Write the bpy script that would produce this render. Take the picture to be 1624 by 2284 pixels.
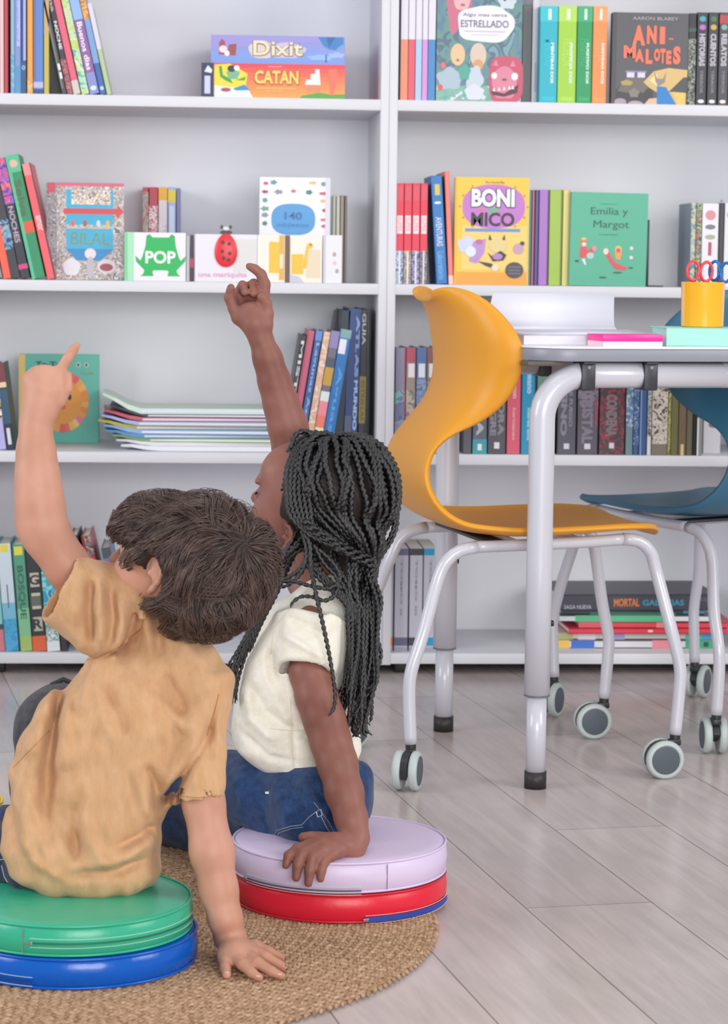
import bpy, bmesh, math, random
import numpy as np
from mathutils import Vector, Matrix
for _o in list(bpy.data.objects): bpy.data.objects.remove(_o)
random.seed(7); RNG=np.random.default_rng(11)
SC=bpy.context.scene; COL=SC.collection
# ---------------- camera ----------------
F=5500.; CX,CY=812.,1142.; W_,H_=1624,2284
YAW,ROLL=math.radians(4),math.radians(.7); PITCH=math.atan((1142-600)/F); CAMH=.9
VV=Vector((math.sin(YAW)*math.cos(PITCH),math.cos(YAW)*math.cos(PITCH),-math.sin(PITCH)))
R0=Vector((math.cos(YAW),-math.sin(YAW),0)); U0=R0.cross(VV)
RR=math.cos(ROLL)*R0+math.sin(ROLL)*U0; UU=-math.sin(ROLL)*R0+math.cos(ROLL)*U0
CP=Vector((0,0,CAMH))
cam_d=bpy.data.cameras.new('camera'); cam=bpy.data.objects.new('camera',cam_d); COL.objects.link(cam)
cam.matrix_world=Matrix(((RR.x,UU.x,-VV.x,CP.x),(RR.y,UU.y,-VV.y,CP.y),(RR.z,UU.z,-VV.z,CP.z),(0,0,0,1)))
cam_d.sensor_fit='VERTICAL'; cam_d.sensor_height=36; cam_d.sensor_width=36; cam_d.lens=F/H_*36
cam_d.clip_start=.1; cam_d.clip_end=60
cam_d.dof.use_dof=True; cam_d.dof.focus_distance=3.75; cam_d.dof.aperture_fstop=10
SC.camera=cam
# ---------------- light ----------------
wd=bpy.data.worlds.new('world'); SC.world=wd; wd.use_nodes=True
wd.node_tree.nodes['Background'].inputs[0].default_value=(.93,.96,1,1); wd.node_tree.nodes['Background'].inputs[1].default_value=.44
def area(name,loc,target,sx,sy,power,col=(1,1,1)):
    d=bpy.data.lights.new(name,'AREA'); d.shape='RECTANGLE'; d.size=sx; d.size_y=sy; d.energy=power; d.color=col
    o=bpy.data.objects.new(name,d); COL.objects.link(o); o.location=loc
    o.rotation_euler=(Vector(target)-Vector(loc)).to_track_quat('-Z','Y').to_euler(); return o
area('fill_light_front',(.9,-1.6,1.35),(.2,5.4,.75),2.8,1.5,205,(1,.99,.98))  # unseen fill added behind the camera to brighten the shelf backs
area('window_light_right',(3.4,2.0,1.9),(.1,4.6,.6),1.5,1.6,78,(1,.98,.96))
area('window_light_left',(-3.2,2.6,1.7),(.3,4.6,.6),1.8,1.6,85,(.93,.96,1))
area('ceiling_light',(.3,3.4,3.1),(.3,3.9,0),2.4,1.4,26,(1,1,1))
SC.view_settings.view_transform='Standard'; SC.view_settings.look='None'; SC.view_settings.gamma=1; SC.view_settings.exposure=-.38
try: SC.view_settings.use_curve_mapping=False
except: pass
# ---------------- pixel helpers ----------------
def ray(px,py): return VV+RR*((px-CX)/F)-UU*((py-CY)/F)
def atY(px,py,Y): d=ray(px,py); return CP+d*(Y/d.y)
def atZ(px,py,z): d=ray(px,py); return CP+d*((z-CAMH)/d.z)
def atD(px,py,D): return CP+ray(px,py)*D
# ---------------- materials ----------------
def lin(h):
    if not isinstance(h,str): return tuple(h)[:3]
    h=h.lstrip('#'); o=[]
    for i in (0,2,4):
        c=int(h[i:i+2],16)/255; o.append(c/12.92 if c<=.04045 else ((c+.055)/1.055)**2.4)
    return tuple(o)
MC={}
def nt(m): m.use_nodes=True; return m.node_tree.nodes,m.node_tree.links
def mat(col,rough=.5,spec=.5,metal=0,coat=0,bump=0,bscale=200,name=None,noise=0,nscale=8,sss=0,ssr=(1,.3,.15)):
    k=(str(col),rough,spec,metal,coat,bump,bscale,noise,nscale,sss)
    if k in MC: return MC[k]
    m=bpy.data.materials.new(name or 'paint'); n,l=nt(m); b=n['Principled BSDF']; c=lin(col)
    b.inputs['Base Color'].default_value=(*c,1); b.inputs['Roughness'].default_value=rough
    b.inputs['Specular IOR Level'].default_value=spec; b.inputs['Metallic'].default_value=metal; b.inputs['Coat Weight'].default_value=coat
    if sss: b.inputs['Subsurface Weight'].default_value=sss; b.inputs['Subsurface Radius'].default_value=ssr; b.inputs['Subsurface Scale'].default_value=.006
    tc=n.new('ShaderNodeTexCoord')
    if noise:
        t=n.new('ShaderNodeTexNoise'); t.inputs['Scale'].default_value=nscale; t.inputs['Detail'].default_value=5; l.new(tc.outputs['Object'],t.inputs['Vector'])
        r=n.new('ShaderNodeValToRGB'); r.color_ramp.elements[0].position=.3; r.color_ramp.elements[1].position=.7
        r.color_ramp.elements[0].color=(*[x*(1-noise) for x in c],1); r.color_ramp.elements[1].color=(*[min(1,x*(1+noise)) for x in c],1)
        l.new(t.outputs['Fac'],r.inputs['Fac']); l.new(r.outputs['Color'],b.inputs['Base Color'])
    if bump:
        t=n.new('ShaderNodeTexNoise'); t.inputs['Scale'].default_value=bscale; t.inputs['Detail'].default_value=4; l.new(tc.outputs['Object'],t.inputs['Vector'])
        bp=n.new('ShaderNodeBump'); bp.inputs['Strength'].default_value=bump; bp.inputs['Distance'].default_value=.002
        l.new(t.outputs['Fac'],bp.inputs['Height']); l.new(bp.outputs['Normal'],b.inputs['Normal'])
    MC[k]=m; return m
def art(cols,scale=40,seed=0,rough=.35,dist=1.5,stretch=(1,1,1)):
    """printed picture: flat patches of several inks"""
    k=('art',tuple(cols),scale,seed,stretch)
    if k in MC: return MC[k]
    m=bpy.data.materials.new('printed_art'); n,l=nt(m); b=n['Principled BSDF']; b.inputs['Roughness'].default_value=rough
    tc=n.new('ShaderNodeTexCoord'); mp=n.new('ShaderNodeMapping'); mp.inputs['Location'].default_value=(seed*3.1,seed*1.7,seed*2.3); mp.inputs['Scale'].default_value=stretch
    l.new(tc.outputs['Object'],mp.inputs['Vector'])
    t=n.new('ShaderNodeTexNoise'); t.inputs['Scale'].default_value=scale; t.inputs['Detail'].default_value=1.5; t.inputs['Distortion'].default_value=dist
    l.new(mp.outputs['Vector'],t.inputs['Vector'])
    r=n.new('ShaderNodeValToRGB'); cr=r.color_ramp; cr.interpolation='CONSTANT'; N=len(cols)
    for i,c in enumerate(cols):
        p=0 if i==0 else .3+.4*i/N
        e=cr.elements[0] if i==0 else (cr.elements[1] if i==1 else cr.elements.new(p))
        e.position=p; e.color=(*lin(c),1)
    l.new(t.outputs['Fac'],r.inputs['Fac']); l.new(r.outputs['Color'],b.inputs['Base Color'])
    MC[k]=m; return m
# ---------------- mesh helpers ----------------
def link(name,me,m=None,parent=None,loc=None):
    o=bpy.data.objects.new(name,me); COL.objects.link(o)
    if parent is not None: o.parent=parent
    if loc is not None: o.location=loc
    if m is not None and me is not None:
        for x in (m if isinstance(m,(list,tuple)) else [m]): me.materials.append(x)
    return o
def pyd(name,vs,fs,m,parent=None,smooth=False,mi=None):
    me=bpy.data.meshes.new(name); me.from_pydata([tuple(v) for v in vs],[],fs)
    if mi is not None: me.polygons.foreach_set('material_index',mi)
    if smooth: me.polygons.foreach_set('use_smooth',[True]*len(me.polygons))
    me.update(); return link(name,me,m,parent)
def bmo(name,bm,m,parent=None,smooth=False,auto=None):
    me=bpy.data.meshes.new(name)
    if smooth:
        for f in bm.faces: f.smooth=True
    if auto:
        for f in bm.faces: f.smooth=True
        for e in bm.edges:
            if len(e.link_faces)==2 and e.calc_face_angle(0)>auto: e.smooth=False
    bm.to_mesh(me); bm.free(); return link(name,me,m,parent)
def thing(name,label,cat,loc=(0,0,0),rz=0,group=None,rot=None):
    o=bpy.data.objects.new(name,None); COL.objects.link(o); o.empty_display_size=.05; o.location=loc
    o.rotation_euler=rot if rot else (0,0,rz); o['label']=label; o['category']=cat
    if group: o['group']=group
    return o
def tag(o,label,cat,group=None):
    o['label']=label; o['category']=cat
    if group: o['group']=group
    return o
def abox(bm,x0,x1,y0,y1,z0,z1,bev=0,seg=2):
    r=bmesh.ops.create_cube(bm,size=1); vs=r['verts']
    for v in vs: v.co=Vector(((x0+x1)/2+v.co.x*(x1-x0),(y0+y1)/2+v.co.y*(y1-y0),(z0+z1)/2+v.co.z*(z1-z0)))
    if bev:
        es={e for v in vs for e in v.link_edges}
        bmesh.ops.bevel(bm,geom=list(es),offset=bev,segments=seg,profile=.5,affect='EDGES')
def box(name,x0,x1,y0,y1,z0,z1,m,parent=None,bev=0,seg=2):
    bm=bmesh.new(); abox(bm,x0,x1,y0,y1,z0,z1,bev,seg); return bmo(name,bm,m,parent,auto=.6 if bev else None)
def tube_geo(path,rad,n=12,cap=True,lobe=None,up=None):
    """returns verts, faces for a tube along a path (parallel transport)"""
    P=[Vector(p) for p in path]; N=len(P)
    if not hasattr(rad,'__len__'): rad=[rad]*N
    T=[]
    for i in range(N):
        t=(P[min(i+1,N-1)]-P[max(i-1,0)]); T.append(t.normalized() if t.length>1e-9 else Vector((0,0,1)))
    a=Vector(up) if up else (Vector((0,0,1)) if abs(T[0].z)<.9 else Vector((1,0,0)))
    u=(a-T[0]*a.dot(T[0])).normalized(); vs=[];fs=[]
    for i in range(N):
        u=(u-T[i]*u.dot(T[i])).normalized(); w=T[i].cross(u)
        for k in range(n):
            th=2*math.pi*k/n; r=rad[i]
            if lobe: r*=1+lobe[0]*math.cos(2*(th-lobe[1]*i))
            vs.append(P[i]+u*(math.cos(th)*r)+w*(math.sin(th)*r))
    for i in range(N-1):
        for k in range(n):
            k2=(k+1)%n; fs.append((i*n+k,i*n+k2,(i+1)*n+k2,(i+1)*n+k))
    if cap: fs.append(tuple(range(n-1,-1,-1))); fs.append(tuple((N-1)*n+k for k in range(n)))
    return vs,fs
def tube(name,path,rad,m,parent=None,n=16,**k):
    vs,fs=tube_geo(path,rad,n,**k); o=pyd(name,vs,fs,m,parent)
    me=o.data; me.polygons.foreach_set('use_smooth',[len(p.vertices)==4 for p in me.polygons]); return o
def spl(pts,step=.01):
    """catmull-rom through points"""
    P=[np.array(p,float) for p in pts]; P=[2*P[0]-P[1]]+P+[2*P[-1]-P[-2]]; out=[]
    for i in range(1,len(P)-2):
        a,b,c,d=P[i-1:i+3]; n=max(2,int(np.linalg.norm(c-b)/step))
        for j in range(n):
            t=j/n; out.append(.5*((2*b)+(-a+c)*t+(2*a-5*b+4*c-d)*t*t+(-a+3*b-3*c+d)*t**3))
    out.append(P[-2]); return out
def lathe(name,prof,m,parent=None,n=48,mi=None,smooth=True,axis='Z',auto=.5):
    bm=bmesh.new(); rings=[]
    for r,z in prof:
        if r<1e-6: rings.append([bm.verts.new((0,0,z))])
        else: rings.append([bm.verts.new((r*math.cos(2*math.pi*k/n),r*math.sin(2*math.pi*k/n),z)) for k in range(n)])
    for i in range(len(rings)-1):
        A,B=rings[i],rings[i+1]
        for k in range(n):
            k2=(k+1)%n
            if len(A)==1 and len(B)==1: continue
            if len(A)==1: f=bm.faces.new((A[0],B[k2],B[k]))
            elif len(B)==1: f=bm.faces.new((A[k],A[k2],B[0]))
            else: f=bm.faces.new((A[k],A[k2],B[k2],B[k]))
            if mi: f.material_index=mi[i]
    bmesh.ops.recalc_face_normals(bm,faces=bm.faces[:])
    return bmo(name,bm,m,parent,auto=auto)
# ---- flat printed shapes on a face:  local plane x (right), z (up), facing -Y ----
def text_mesh(s,bold=0.0):
    cu=bpy.data.curves.new('txt','FONT'); cu.body=s; cu.offset=bold; cu.resolution_u=3; cu.extrude=.02
    ob=bpy.data.objects.new('txt',cu); COL.objects.link(ob); bpy.context.view_layer.update()
    me=bpy.data.meshes.new_from_object(ob.evaluated_get(bpy.context.evaluated_depsgraph_get()))
    bpy.data.objects.remove(ob); bpy.data.curves.remove(cu); return me
class Face:
    def __init__(s,parent,x0,z0,W,H,y=0.):
        s.p,s.x0,s.z0,s.W,s.H,s.y=parent,x0,z0,W,H,y; s.v=[];s.f=[];s.mi=[];s.m=[];s.k=0
    def poly(s,pts,m):
        if m not in s.m: s.m.append(m)
        s.k+=1; th=.00025+.00006*s.k; n=len(pts); b=len(s.v)
        P=[(s.x0+u*s.W,s.z0+v*s.H) for u,v in pts]
        A=sum(P[i][0]*P[(i+1)%n][1]-P[(i+1)%n][0]*P[i][1] for i in range(n))
        if A<0: P=P[::-1]
        s.v+=[(x,s.y-th,z) for x,z in P]+[(x,s.y+.0004,z) for x,z in P]
        s.f.append(tuple(b+i for i in range(n))); s.mi.append(s.m.index(m))
        for i in range(n): s.f.append((b+(i+1)%n,b+i,b+n+i,b+n+(i+1)%n)); s.mi.append(s.m.index(m))
    def rect(s,u0,v0,u1,v1,m): s.poly([(u0,v0),(u1,v0),(u1,v1),(u0,v1)],m)
    def ell(s,cu,cv,ru,rv,m,n=24,wob=0,ph=0,sq=1):
        q=[]
        for i in range(n):
            a=2*math.pi*i/n; r=1+wob*math.sin(5*a+ph)
            c,d=math.cos(a),math.sin(a); c=math.copysign(abs(c)**sq,c); d=math.copysign(abs(d)**sq,d)
            q.append((cu+ru*r*c,cv+rv*r*d))
        s.poly(q,m)
    def text(s,t,u0,v0,u1,v1,m,bold=.02,rot=0,name='title',lift=0):
        me=text_mesh(t,bold); n=len(me.vertices); co=np.empty(n*3); me.vertices.foreach_get('co',co); co=co.reshape(-1,3)
        if rot==90: co[:,:2]=np.c_[-co[:,1],co[:,0]]
        if rot==-90: co[:,:2]=np.c_[co[:,1],-co[:,0]]
        lo,hi=co.min(0),co.max(0); sp=np.maximum(hi-lo,1e-6)
        s.k+=1
        x=s.x0+(u0+(co[:,0]-lo[0])/sp[0]*(u1-u0))*s.W; z=s.z0+(v0+(co[:,1]-lo[1])/sp[1]*(v1-v0))*s.H
        y=s.y+.0002-(co[:,2]-lo[2])/sp[2]*(.0006+.00006*s.k+lift)
        me.vertices.foreach_set('co',np.c_[x,y,z].ravel()); me.update(); return link(name,me,m,s.p)
    def done(s,name='cover_art'):
        if s.v: return pyd(name,s.v,s.f,s.m,s.p,mi=s.mi)
# ---------------- the room ----------------
YS=5.421; YB=5.80
white=mat('#dedee4',.45,name='white_laminate'); whitew=mat('#ebebf0',.8,name='wall_paint')
fl=bpy.data.materials.new('grey_oak_planks'); n,l=nt(fl); b=n['Principled BSDF']
tc=n.new('ShaderNodeTexCoord'); mp=n.new('ShaderNodeMapping'); mp.inputs["Rotation"].default_value=(0,0,math.radians(-99)); mp.inputs["Location"].default_value=(0,.0616,0); l.new(tc.outputs['Object'],mp.inputs['Vector'])
br=n.new('ShaderNodeTexBrick'); br.offset=.37; br.inputs['Scale'].default_value=1; br.inputs['Brick Width'].default_value=1.25; br.inputs['Row Height'].default_value=.188
br.inputs['Mortar Size'].default_value=.0014; br.inputs['Mortar Smooth'].default_value=.3; br.inputs['Bias'].default_value=0
br.inputs['Color1'].default_value=(*lin('#d4cac8'),1); br.inputs['Color2'].default_value=(*lin('#c5bab9'),1); br.inputs['Mortar'].default_value=(*lin('#8d837f'),1)
l.new(mp.outputs['Vector'],br.inputs['Vector'])
m2=n.new('ShaderNodeMapping'); m2.inputs['Scale'].default_value=(2.2,26,1); l.new(mp.outputs['Vector'],m2.inputs['Vector'])
ns=n.new('ShaderNodeTexNoise'); ns.inputs['Scale'].default_value=1.6; ns.inputs['Detail'].default_value=8; ns.inputs['Roughness'].default_value=.6; ns.inputs['Distortion'].default_value=.6; l.new(m2.outputs['Vector'],ns.inputs['Vector'])
cr=n.new('ShaderNodeValToRGB'); cr.color_ramp.elements[0].position=.3; cr.color_ramp.elements[1].position=.72; cr.color_ramp.elements[0].color=(.86,.84,.83,1); cr.color_ramp.elements[1].color=(1.08,1.06,1.05,1)
l.new(ns.outputs['Fac'],cr.inputs['Fac'])
n3=n.new('ShaderNodeTexNoise'); n3.inputs['Scale'].default_value=3.2; n3.inputs['Detail'].default_value=3; l.new(tc.outputs['Object'],n3.inputs['Vector'])
c3=n.new('ShaderNodeValToRGB'); c3.color_ramp.elements[0].position=.3; c3.color_ramp.elements[1].position=.7; c3.color_ramp.elements[0].color=(.86,.86,.85,1); c3.color_ramp.elements[1].color=(1.05,1.02,1.02,1)
l.new(n3.outputs['Fac'],c3.inputs['Fac'])
def mulc(n,l,a,b_):
    x=n.new('ShaderNodeMix'); x.data_type='RGBA'; x.blend_type='MULTIPLY'; x.inputs['Factor'].default_value=1
    l.new(a,x.inputs['A']); l.new(b_,x.inputs['B']); return x.outputs['Result']
l.new(mulc(n,l,mulc(n,l,br.outputs['Color'],cr.outputs['Color']),c3.outputs['Color']),b.inputs['Base Color'])
b.inputs['Roughness'].default_value=.23; b.inputs['Specular IOR Level'].default_value=.45
bp=n.new('ShaderNodeBump'); bp.inputs['Strength'].default_value=.12; bp.inputs['Distance'].default_value=.001; l.new(ns.outputs['Fac'],bp.inputs['Height']); l.new(bp.outputs['Normal'],b.inputs['Normal'])
o=box('floor',-6,6,-1,5.9,-.05,0,fl); o['kind']='structure'
o=box('wall_back',-6,6,5.84,5.94,0,3.4,whitew); o['kind']='structure'
# ---------------- bookcases ----------------
ZS=[.048,.494,.868,1.268,1.668]
def bookcase(x0,x1,label,right):
    t=thing('bookcase',label,'bookcase',((x0+x1)/2,YS,0)); X0,X1=x0-(x0+x1)/2,x1-(x0+x1)/2; T=.0185; D=YB-YS
    box('side_panel',X0,X0+T,0,D,.022,1.70,white,t,.0008); box('side_panel',X1-T,X1,0,D,.022,1.70,white,t,.0008)
    for i,z in enumerate(ZS): box('shelf',X0+T,X1-T,.001,D-.004,z-.0235,z,white,t,.0008)
    box('back_panel',X0+T,X1-T,D-.004,D+.006,.03,1.70,mat('#f6f7fd',.6),t)
    for x in (X0+.05,X1-.05):
        for y in (.05,D-.05): box('foot',x-.02,x+.02,y-.02,y+.02,0,.024,mat('#20201f',.5),t,.002)
    sc=mat('#9a9aa0',.4)
    for z in (1.07,):
        lathe('peg_hole',[(0,0),(.0022,0),(.0022,.001),(0,.001)],sc,t,12).matrix_local=Matrix.Translation((X0+T+(.87 if not right else .80)-(.13 if not right else 0),D-.005,z+.14*(not right)*0))@Matrix.Rotation(math.pi/2,4,'X')
    return t
bookcase(-.4835,.4232,'white laminate bookcase on the left holding two board games',False)
bookcase(.4238,1.33,'white laminate bookcase on the right behind the chairs and table',True)
# ---------------- books ----------------
paper=mat('#ece6da',.8,name='paper')
def book(x,y,z,th,h,d,col,label,face=False,lean=0,turn=0,hard=True,spine=None,group=None,name='book',cat='book',cover_m=None,pg=paper,lift=0):
    """x = left of what the camera sees. spine-out: th wide, face-out: d wide, th deep"""
    m=cover_m or mat(col,.4)
    t=thing(name,label,cat,group=group)
    c=.0022 if hard else .0007; rec=.003 if hard else .0003
    W,Dp=(d,th) if face else (th,d)
    bm=bmesh.new()
    if not face:
        abox(bm,0,th,0,c,0,h,c*.45,1); abox(bm,0,c,c*.5,d,0,h); abox(bm,th-c,th,c*.5,d,0,h)
        pgm=(c,th-c,c,d-rec,rec,h-rec)
    else:
        abox(bm,0,c,0,th,0,h,c*.45,1); abox(bm,c*.5,d,0,c,0,h); abox(bm,c*.5,d,th-c,th,0,h)
        pgm=(c,d-rec,c,th-c,rec,h-rec)
    bmo('cover',bm,m,t); box('pages',*pgm,pg,t)
    a=math.radians(lean)   # positive = top goes left
    piv=0 if a>=0 else W
    t.matrix_world=Matrix.Translation((x+piv,y,z+.0004+lift))@Matrix.Rotation(math.radians(turn),4,'Z')@Matrix.Rotation(-a,4,'Y')@Matrix.Translation((-piv,0,0))
    if spine and not face:
        S=Face(t,0,0,th,h)
        for q in spine:
            k=q[0]
            if k=='b': S.rect(.0,q[1],1,q[2],mat(q[3],.4))
            elif k=='a': S.rect(.0,q[1],1,q[2],art(q[3],q[4] if len(q)>4 else 90,hash_(label)))
            elif k=='t': S.text(q[4],.22,q[1],.78,q[2],mat(q[3],.45),rot=-90)
            elif k=='T': S.text(q[4],q[5],q[1],q[6],q[2],mat(q[3],.45),rot=-90,bold=.05)
            elif k=='s': S.rect(q[4],q[1],q[5],q[2],mat(q[3],.4))
            elif k=='e': S.ell(.5,q[1],.32,q[2],mat(q[3],.4),12)
            elif k=='h': S.text(q[4],.15,q[1],.85,q[2],mat(q[3],.45),bold=.03)
        S.done('spine_art')
    return t
def hash_(s): return sum(ord(c)*(i+3) for i,c in enumerate(s))%97
def row(base_py,z,Y,items,group=None):
    """items: (x0,x1,top_y,colour,label,{opts}) pixel edges along the base"""
    for it in items:
        x0,x1,ty,col,lab=it[:5]; o=dict(it[5]) if len(it)>5 else {}
        yy=o.pop('Y',Y); dd=o.pop('d',None)
        A=atY(x0,base_py,yy); B=atY(x1,base_py,yy); h=atY((x0+x1)/2,ty,yy).z-z
        ln=o.get('lean',0)
        if o.get('face'):
            th=o.pop('th',.02); t=book(A.x,yy,z,th,h,B.x-A.x,col,lab,group=o.pop('group',group),**o)
            fc=o  # unused
            yield t,B.x-A.x,h
        else:
            w=(B.x-A.x)*math.cos(math.radians(ln)); hh=h/max(.9,math.cos(math.radians(ln))) if ln else h
            yield book(A.x,yy,z,max(w-.0006,.003),hh,dd or min(.16,.75*hh),col,lab,group=o.pop('group',group),**o),w,h
def go(g): return [x for x in g]
# ================= BOOK ROWS =================
K='#26262c'; Wt='#eceaf0'
def W2(c,r=.4): return mat(c,r)
YF=5.435
L1='upright on the top left shelf'
go(row(205,ZS[3],YF,[
 (0,9,-60,'#e6c3c6','pale pink thin picture book at the frame edge '+L1),
 (10,19,-50,'#c2454f','thin red picture book '+L1,dict(spine=[('s',.0,1,'#8c3038',.8,1.0)])),
 (24,33,-40,'#8fb6cf','pale blue thin picture book beside the red one '+L1,dict(spine=[('a',0,.35,['#8fb6cf','#5aa3c4','#7f9fd0'],60)])),
 (33,47,-70,'#7f97cf','lavender blue picture book with a white spine title '+L1,dict(spine=[('b',.0,.22,'#5c93c6'),('s',.38,.76,'#b9bdee',.35,.9),('t',.42,.75,'#8d96d8','cuento azul')])),
 (47,59,-55,'#34458f','dark blue picture book with a pale spine line '+L1,dict(spine=[('s',.28,.98,'#a9b4d8',.45,.95),('b',.0,.27,'#2f5a86'),('h',.2,.24,'#9fb8d8','o')])),
 (61,74,-60,'#e5a54f','orange thin picture book '+L1,dict(spine=[('a',0,.12,['#e5b55c','#d98f4e','#e8c98a'],120)])),
 (75,97,-60,'#5d86cc','wide blue picture book with a pale foot band '+L1,dict(spine=[('s',.0,1,'#7a6f9c',.0,.25),('b',.05,.10,'#b9b7e0'),('b',.0,.04,'#39507e')])),
 (98,110,-60,'#c3b45c','olive yellow thin book rightmost of those '+L1,dict(spine=[('b',.5,1,'#c9a878')])),
]))
L1b='leaning on the top left shelf'
go(row(206,ZS[3],YF,[
 (112,139,-40,'#1c1b1d','wide black book '+L1b,dict(lean=3,Y=5.47)),
 (139,150,-30,'#4a4a4e','dark grey book with white marks near its foot '+L1b,dict(lean=12,spine=[('s',.05,.9,'#77787c',.1,.5),('s',.14,.2,Wt,.3,.8),('s',.22,.28,Wt,.3,.8)])),
 (151,164,-50,'#3a393c','black book with bold white lettering '+L1b,dict(lean=12,spine=[('t',.38,.62,Wt,'NOCHE'),('a',0,.3,['#3a393c','#a05a6a','#d06a72','#3a393c'],150),('t',.7,.9,'#b8b4b4','luna')])),
 (165,181,-40,'#e2637c','pink red picture book with a grey foot '+L1b,dict(lean=12.5,spine=[('b',.0,.12,'#d2c6c0')])),
 (183,200,-45,'#7cc8a0','green and cream patterned picture book '+L1b,dict(lean=12.5,spine=[('a',0,1,['#5fb392','#a7dcc2','#cfd8b0','#b9d36a','#e9ecc8'],45)])),
 (201,223,-55,'#8a8fce','lavender book with a purple title panel '+L1b,dict(lean=12.5,spine=[('b',.18,.62,'#8f5f9f'),('t',.2,.6,'#f2ecfa','Buenos dias',),('b',.62,1,'#93b5e8'),('e',.05,.02,'#cfeef4')])),
 (224,238,-20,'#3e66a8','blue book with an orange patterned top '+L1b,dict(lean=12.5,spine=[('b',.3,.72,'#7ba2d4'),('a',.72,1,['#e79a52','#e8c05a','#e66a4c','#7a8a50'],110),('e',.06,.02,'#bcd0ee')])),
 (239,250,10,'#b3c69a','pale green thin book rightmost of those '+L1b,dict(lean=12.5,spine=[('b',.5,1,'#d9d2e6')])),
]))
L2='leaning on the middle left shelf'
go(row(616,ZS[2],YF,[
 (-14,7,370,'#8e9298','grey book at the frame edge '+L2,dict(lean=12)),
 (8,26,460,'#f0624e','orange red short book '+L2,dict(lean=11)),
 (26,47,362,'#3b3c44','black book with a violet top and a blue patch '+L2,dict(lean=12,spine=[('b',.78,1,'#5b4a86'),('a',.25,.5,['#3b3c44','#5b98c8','#a9ac9c'],70)])),
 (47,69,356,'#343440','black book with a magenta and violet top '+L2,dict(lean=12,spine=[('a',.62,1,['#4a3e90','#7b62c8','#e0407e','#f07a6a'],60),('t',.3,.6,'#b8b0c4','NOCHES'),('b',.08,.12,'#d0467e')])),
 (72,103,350,'#2f8e62','wide green book with a red band '+L2,dict(lean=12.5,spine=[('b',.37,.46,'#e2573f'),('b',.86,1,'#57bd94'),('e',.93,.03,'#e9b5a0'),('t',.5,.8,'#5e6a4c','Selva'),('s',0,1,'#57bd94',0,.25)])),
 (106,126,368,'#ef5f68','coral pink book with dark boards '+L2,dict(lean=12.5,spine=[('b',.9,1,'#f08e8e'),('t',.42,.55,'#f3cfd0','amor'),('s',0,1,'#3f3a48',.85,1.)])),
]))
# --- face out : pinball style book
M=lambda *a:art(*a)
for t,w,h in row(616,ZS[2],5.44,[(104,276,408,'#8b8488','grey comic style book with a blue panel, facing out beside the leaning books',dict(face=True,th=.03,turn=4,Y=5.46))]):
    f=Face(t,.022,.001,w-.022,h-.002)
    f.rect(0,0,1,1,art(['#8b8488','#a8a3a6','#c9c2c4','#7b7478','#b89a80','#d9d4d6','#5c5a60'],55,3))
    f.rect(.14,.30,.84,.93,W2('#2fa9cf')); f.rect(.22,.78,.8,.93,art(['#d8d4d8','#5a5058','#e8e4ea','#e4b84a','#8b7a86'],90,5))
    f.rect(.1,.68,.92,.74,W2('#cf3f46')); f.poly([(.9,.64),(1,.71),(.9,.78)],W2('#cf3f46')); f.rect(0,.97,1,1,W2('#e0557a'))
    f.rect(.14,.53,.84,.57,art(['#2fa9cf','#e4a15c','#7fd0e0'],100,2))
    for i,u in enumerate((.24,.42,.62,.76)): f.ell(u,.585,.03,.035,W2(['#e05a5a','#c23d4a','#d8d0d0','#e0b050'][i]),12)
    f.text('BILAL',.2,.36,.8,.5,W2('#7fb3a6'),bold=.03,lift=.0002)
    f.text('BILAL',.21,.365,.79,.495,W2('#4c8f96'),bold=.0,lift=.0003)
    f.poly([(.14,.32),(.84,.32),(.66,.2),(.3,.2)],W2('#1f86c0')); f.ell(.5,.27,.085,.055,W2('#e6d4dc')); f.ell(.22,.13,.13,.09,W2('#dcd6de'),wob=.06); f.ell(.74,.14,.14,.075,W2('#d9c8cc')); f.ell(.74,.13,.1,.04,W2('#96404c'))
    f.ell(.5,.13,.06,.11,W2('#b8b0b6')); f.done()
    s=Face(t,0,.001,.021,h-.002); s.rect(0,0,1,1,art(['#77757c','#a09ca2','#5f5c64','#bdb7bb'],80,7)); s.rect(.1,.9,.9,1,W2('#c93b58')); s.done('spine_art')
go(row(614,ZS[2],5.66,[
 (318,331,418,'#b9444e','red narrow book standing at the back behind the frog book',dict(spine=[('a',.4,.95,['#b9444e','#b5a79c','#8d8c84','#d8cfc8'],50)])),
 (332,352,418,'#c13a55','crimson narrow book at the back behind the frog book',dict(spine=[('a',.35,.8,['#c13a55','#e8dde0','#d6607a'],70)])),
 (353,373,418,'#e6dbe2','white book with an orange yellow top at the back behind the frog book',dict(spine=[('b',.86,1,'#f0b32e'),('b',.3,.42,'#d9557a'),('a',.42,.6,['#e6dbe2','#c8bcc8'],100)])),
 (374,392,418,'#a7bce8','pale blue book with a yellow top at the back behind the frog book',dict(spine=[('b',.84,.97,'#e8cf3f'),('s',.3,.8,'#d3def5',.2,.8)])),
 (393,402,420,'#7c7fb4','slim violet blue book at the back behind the frog book'),
]))
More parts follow.
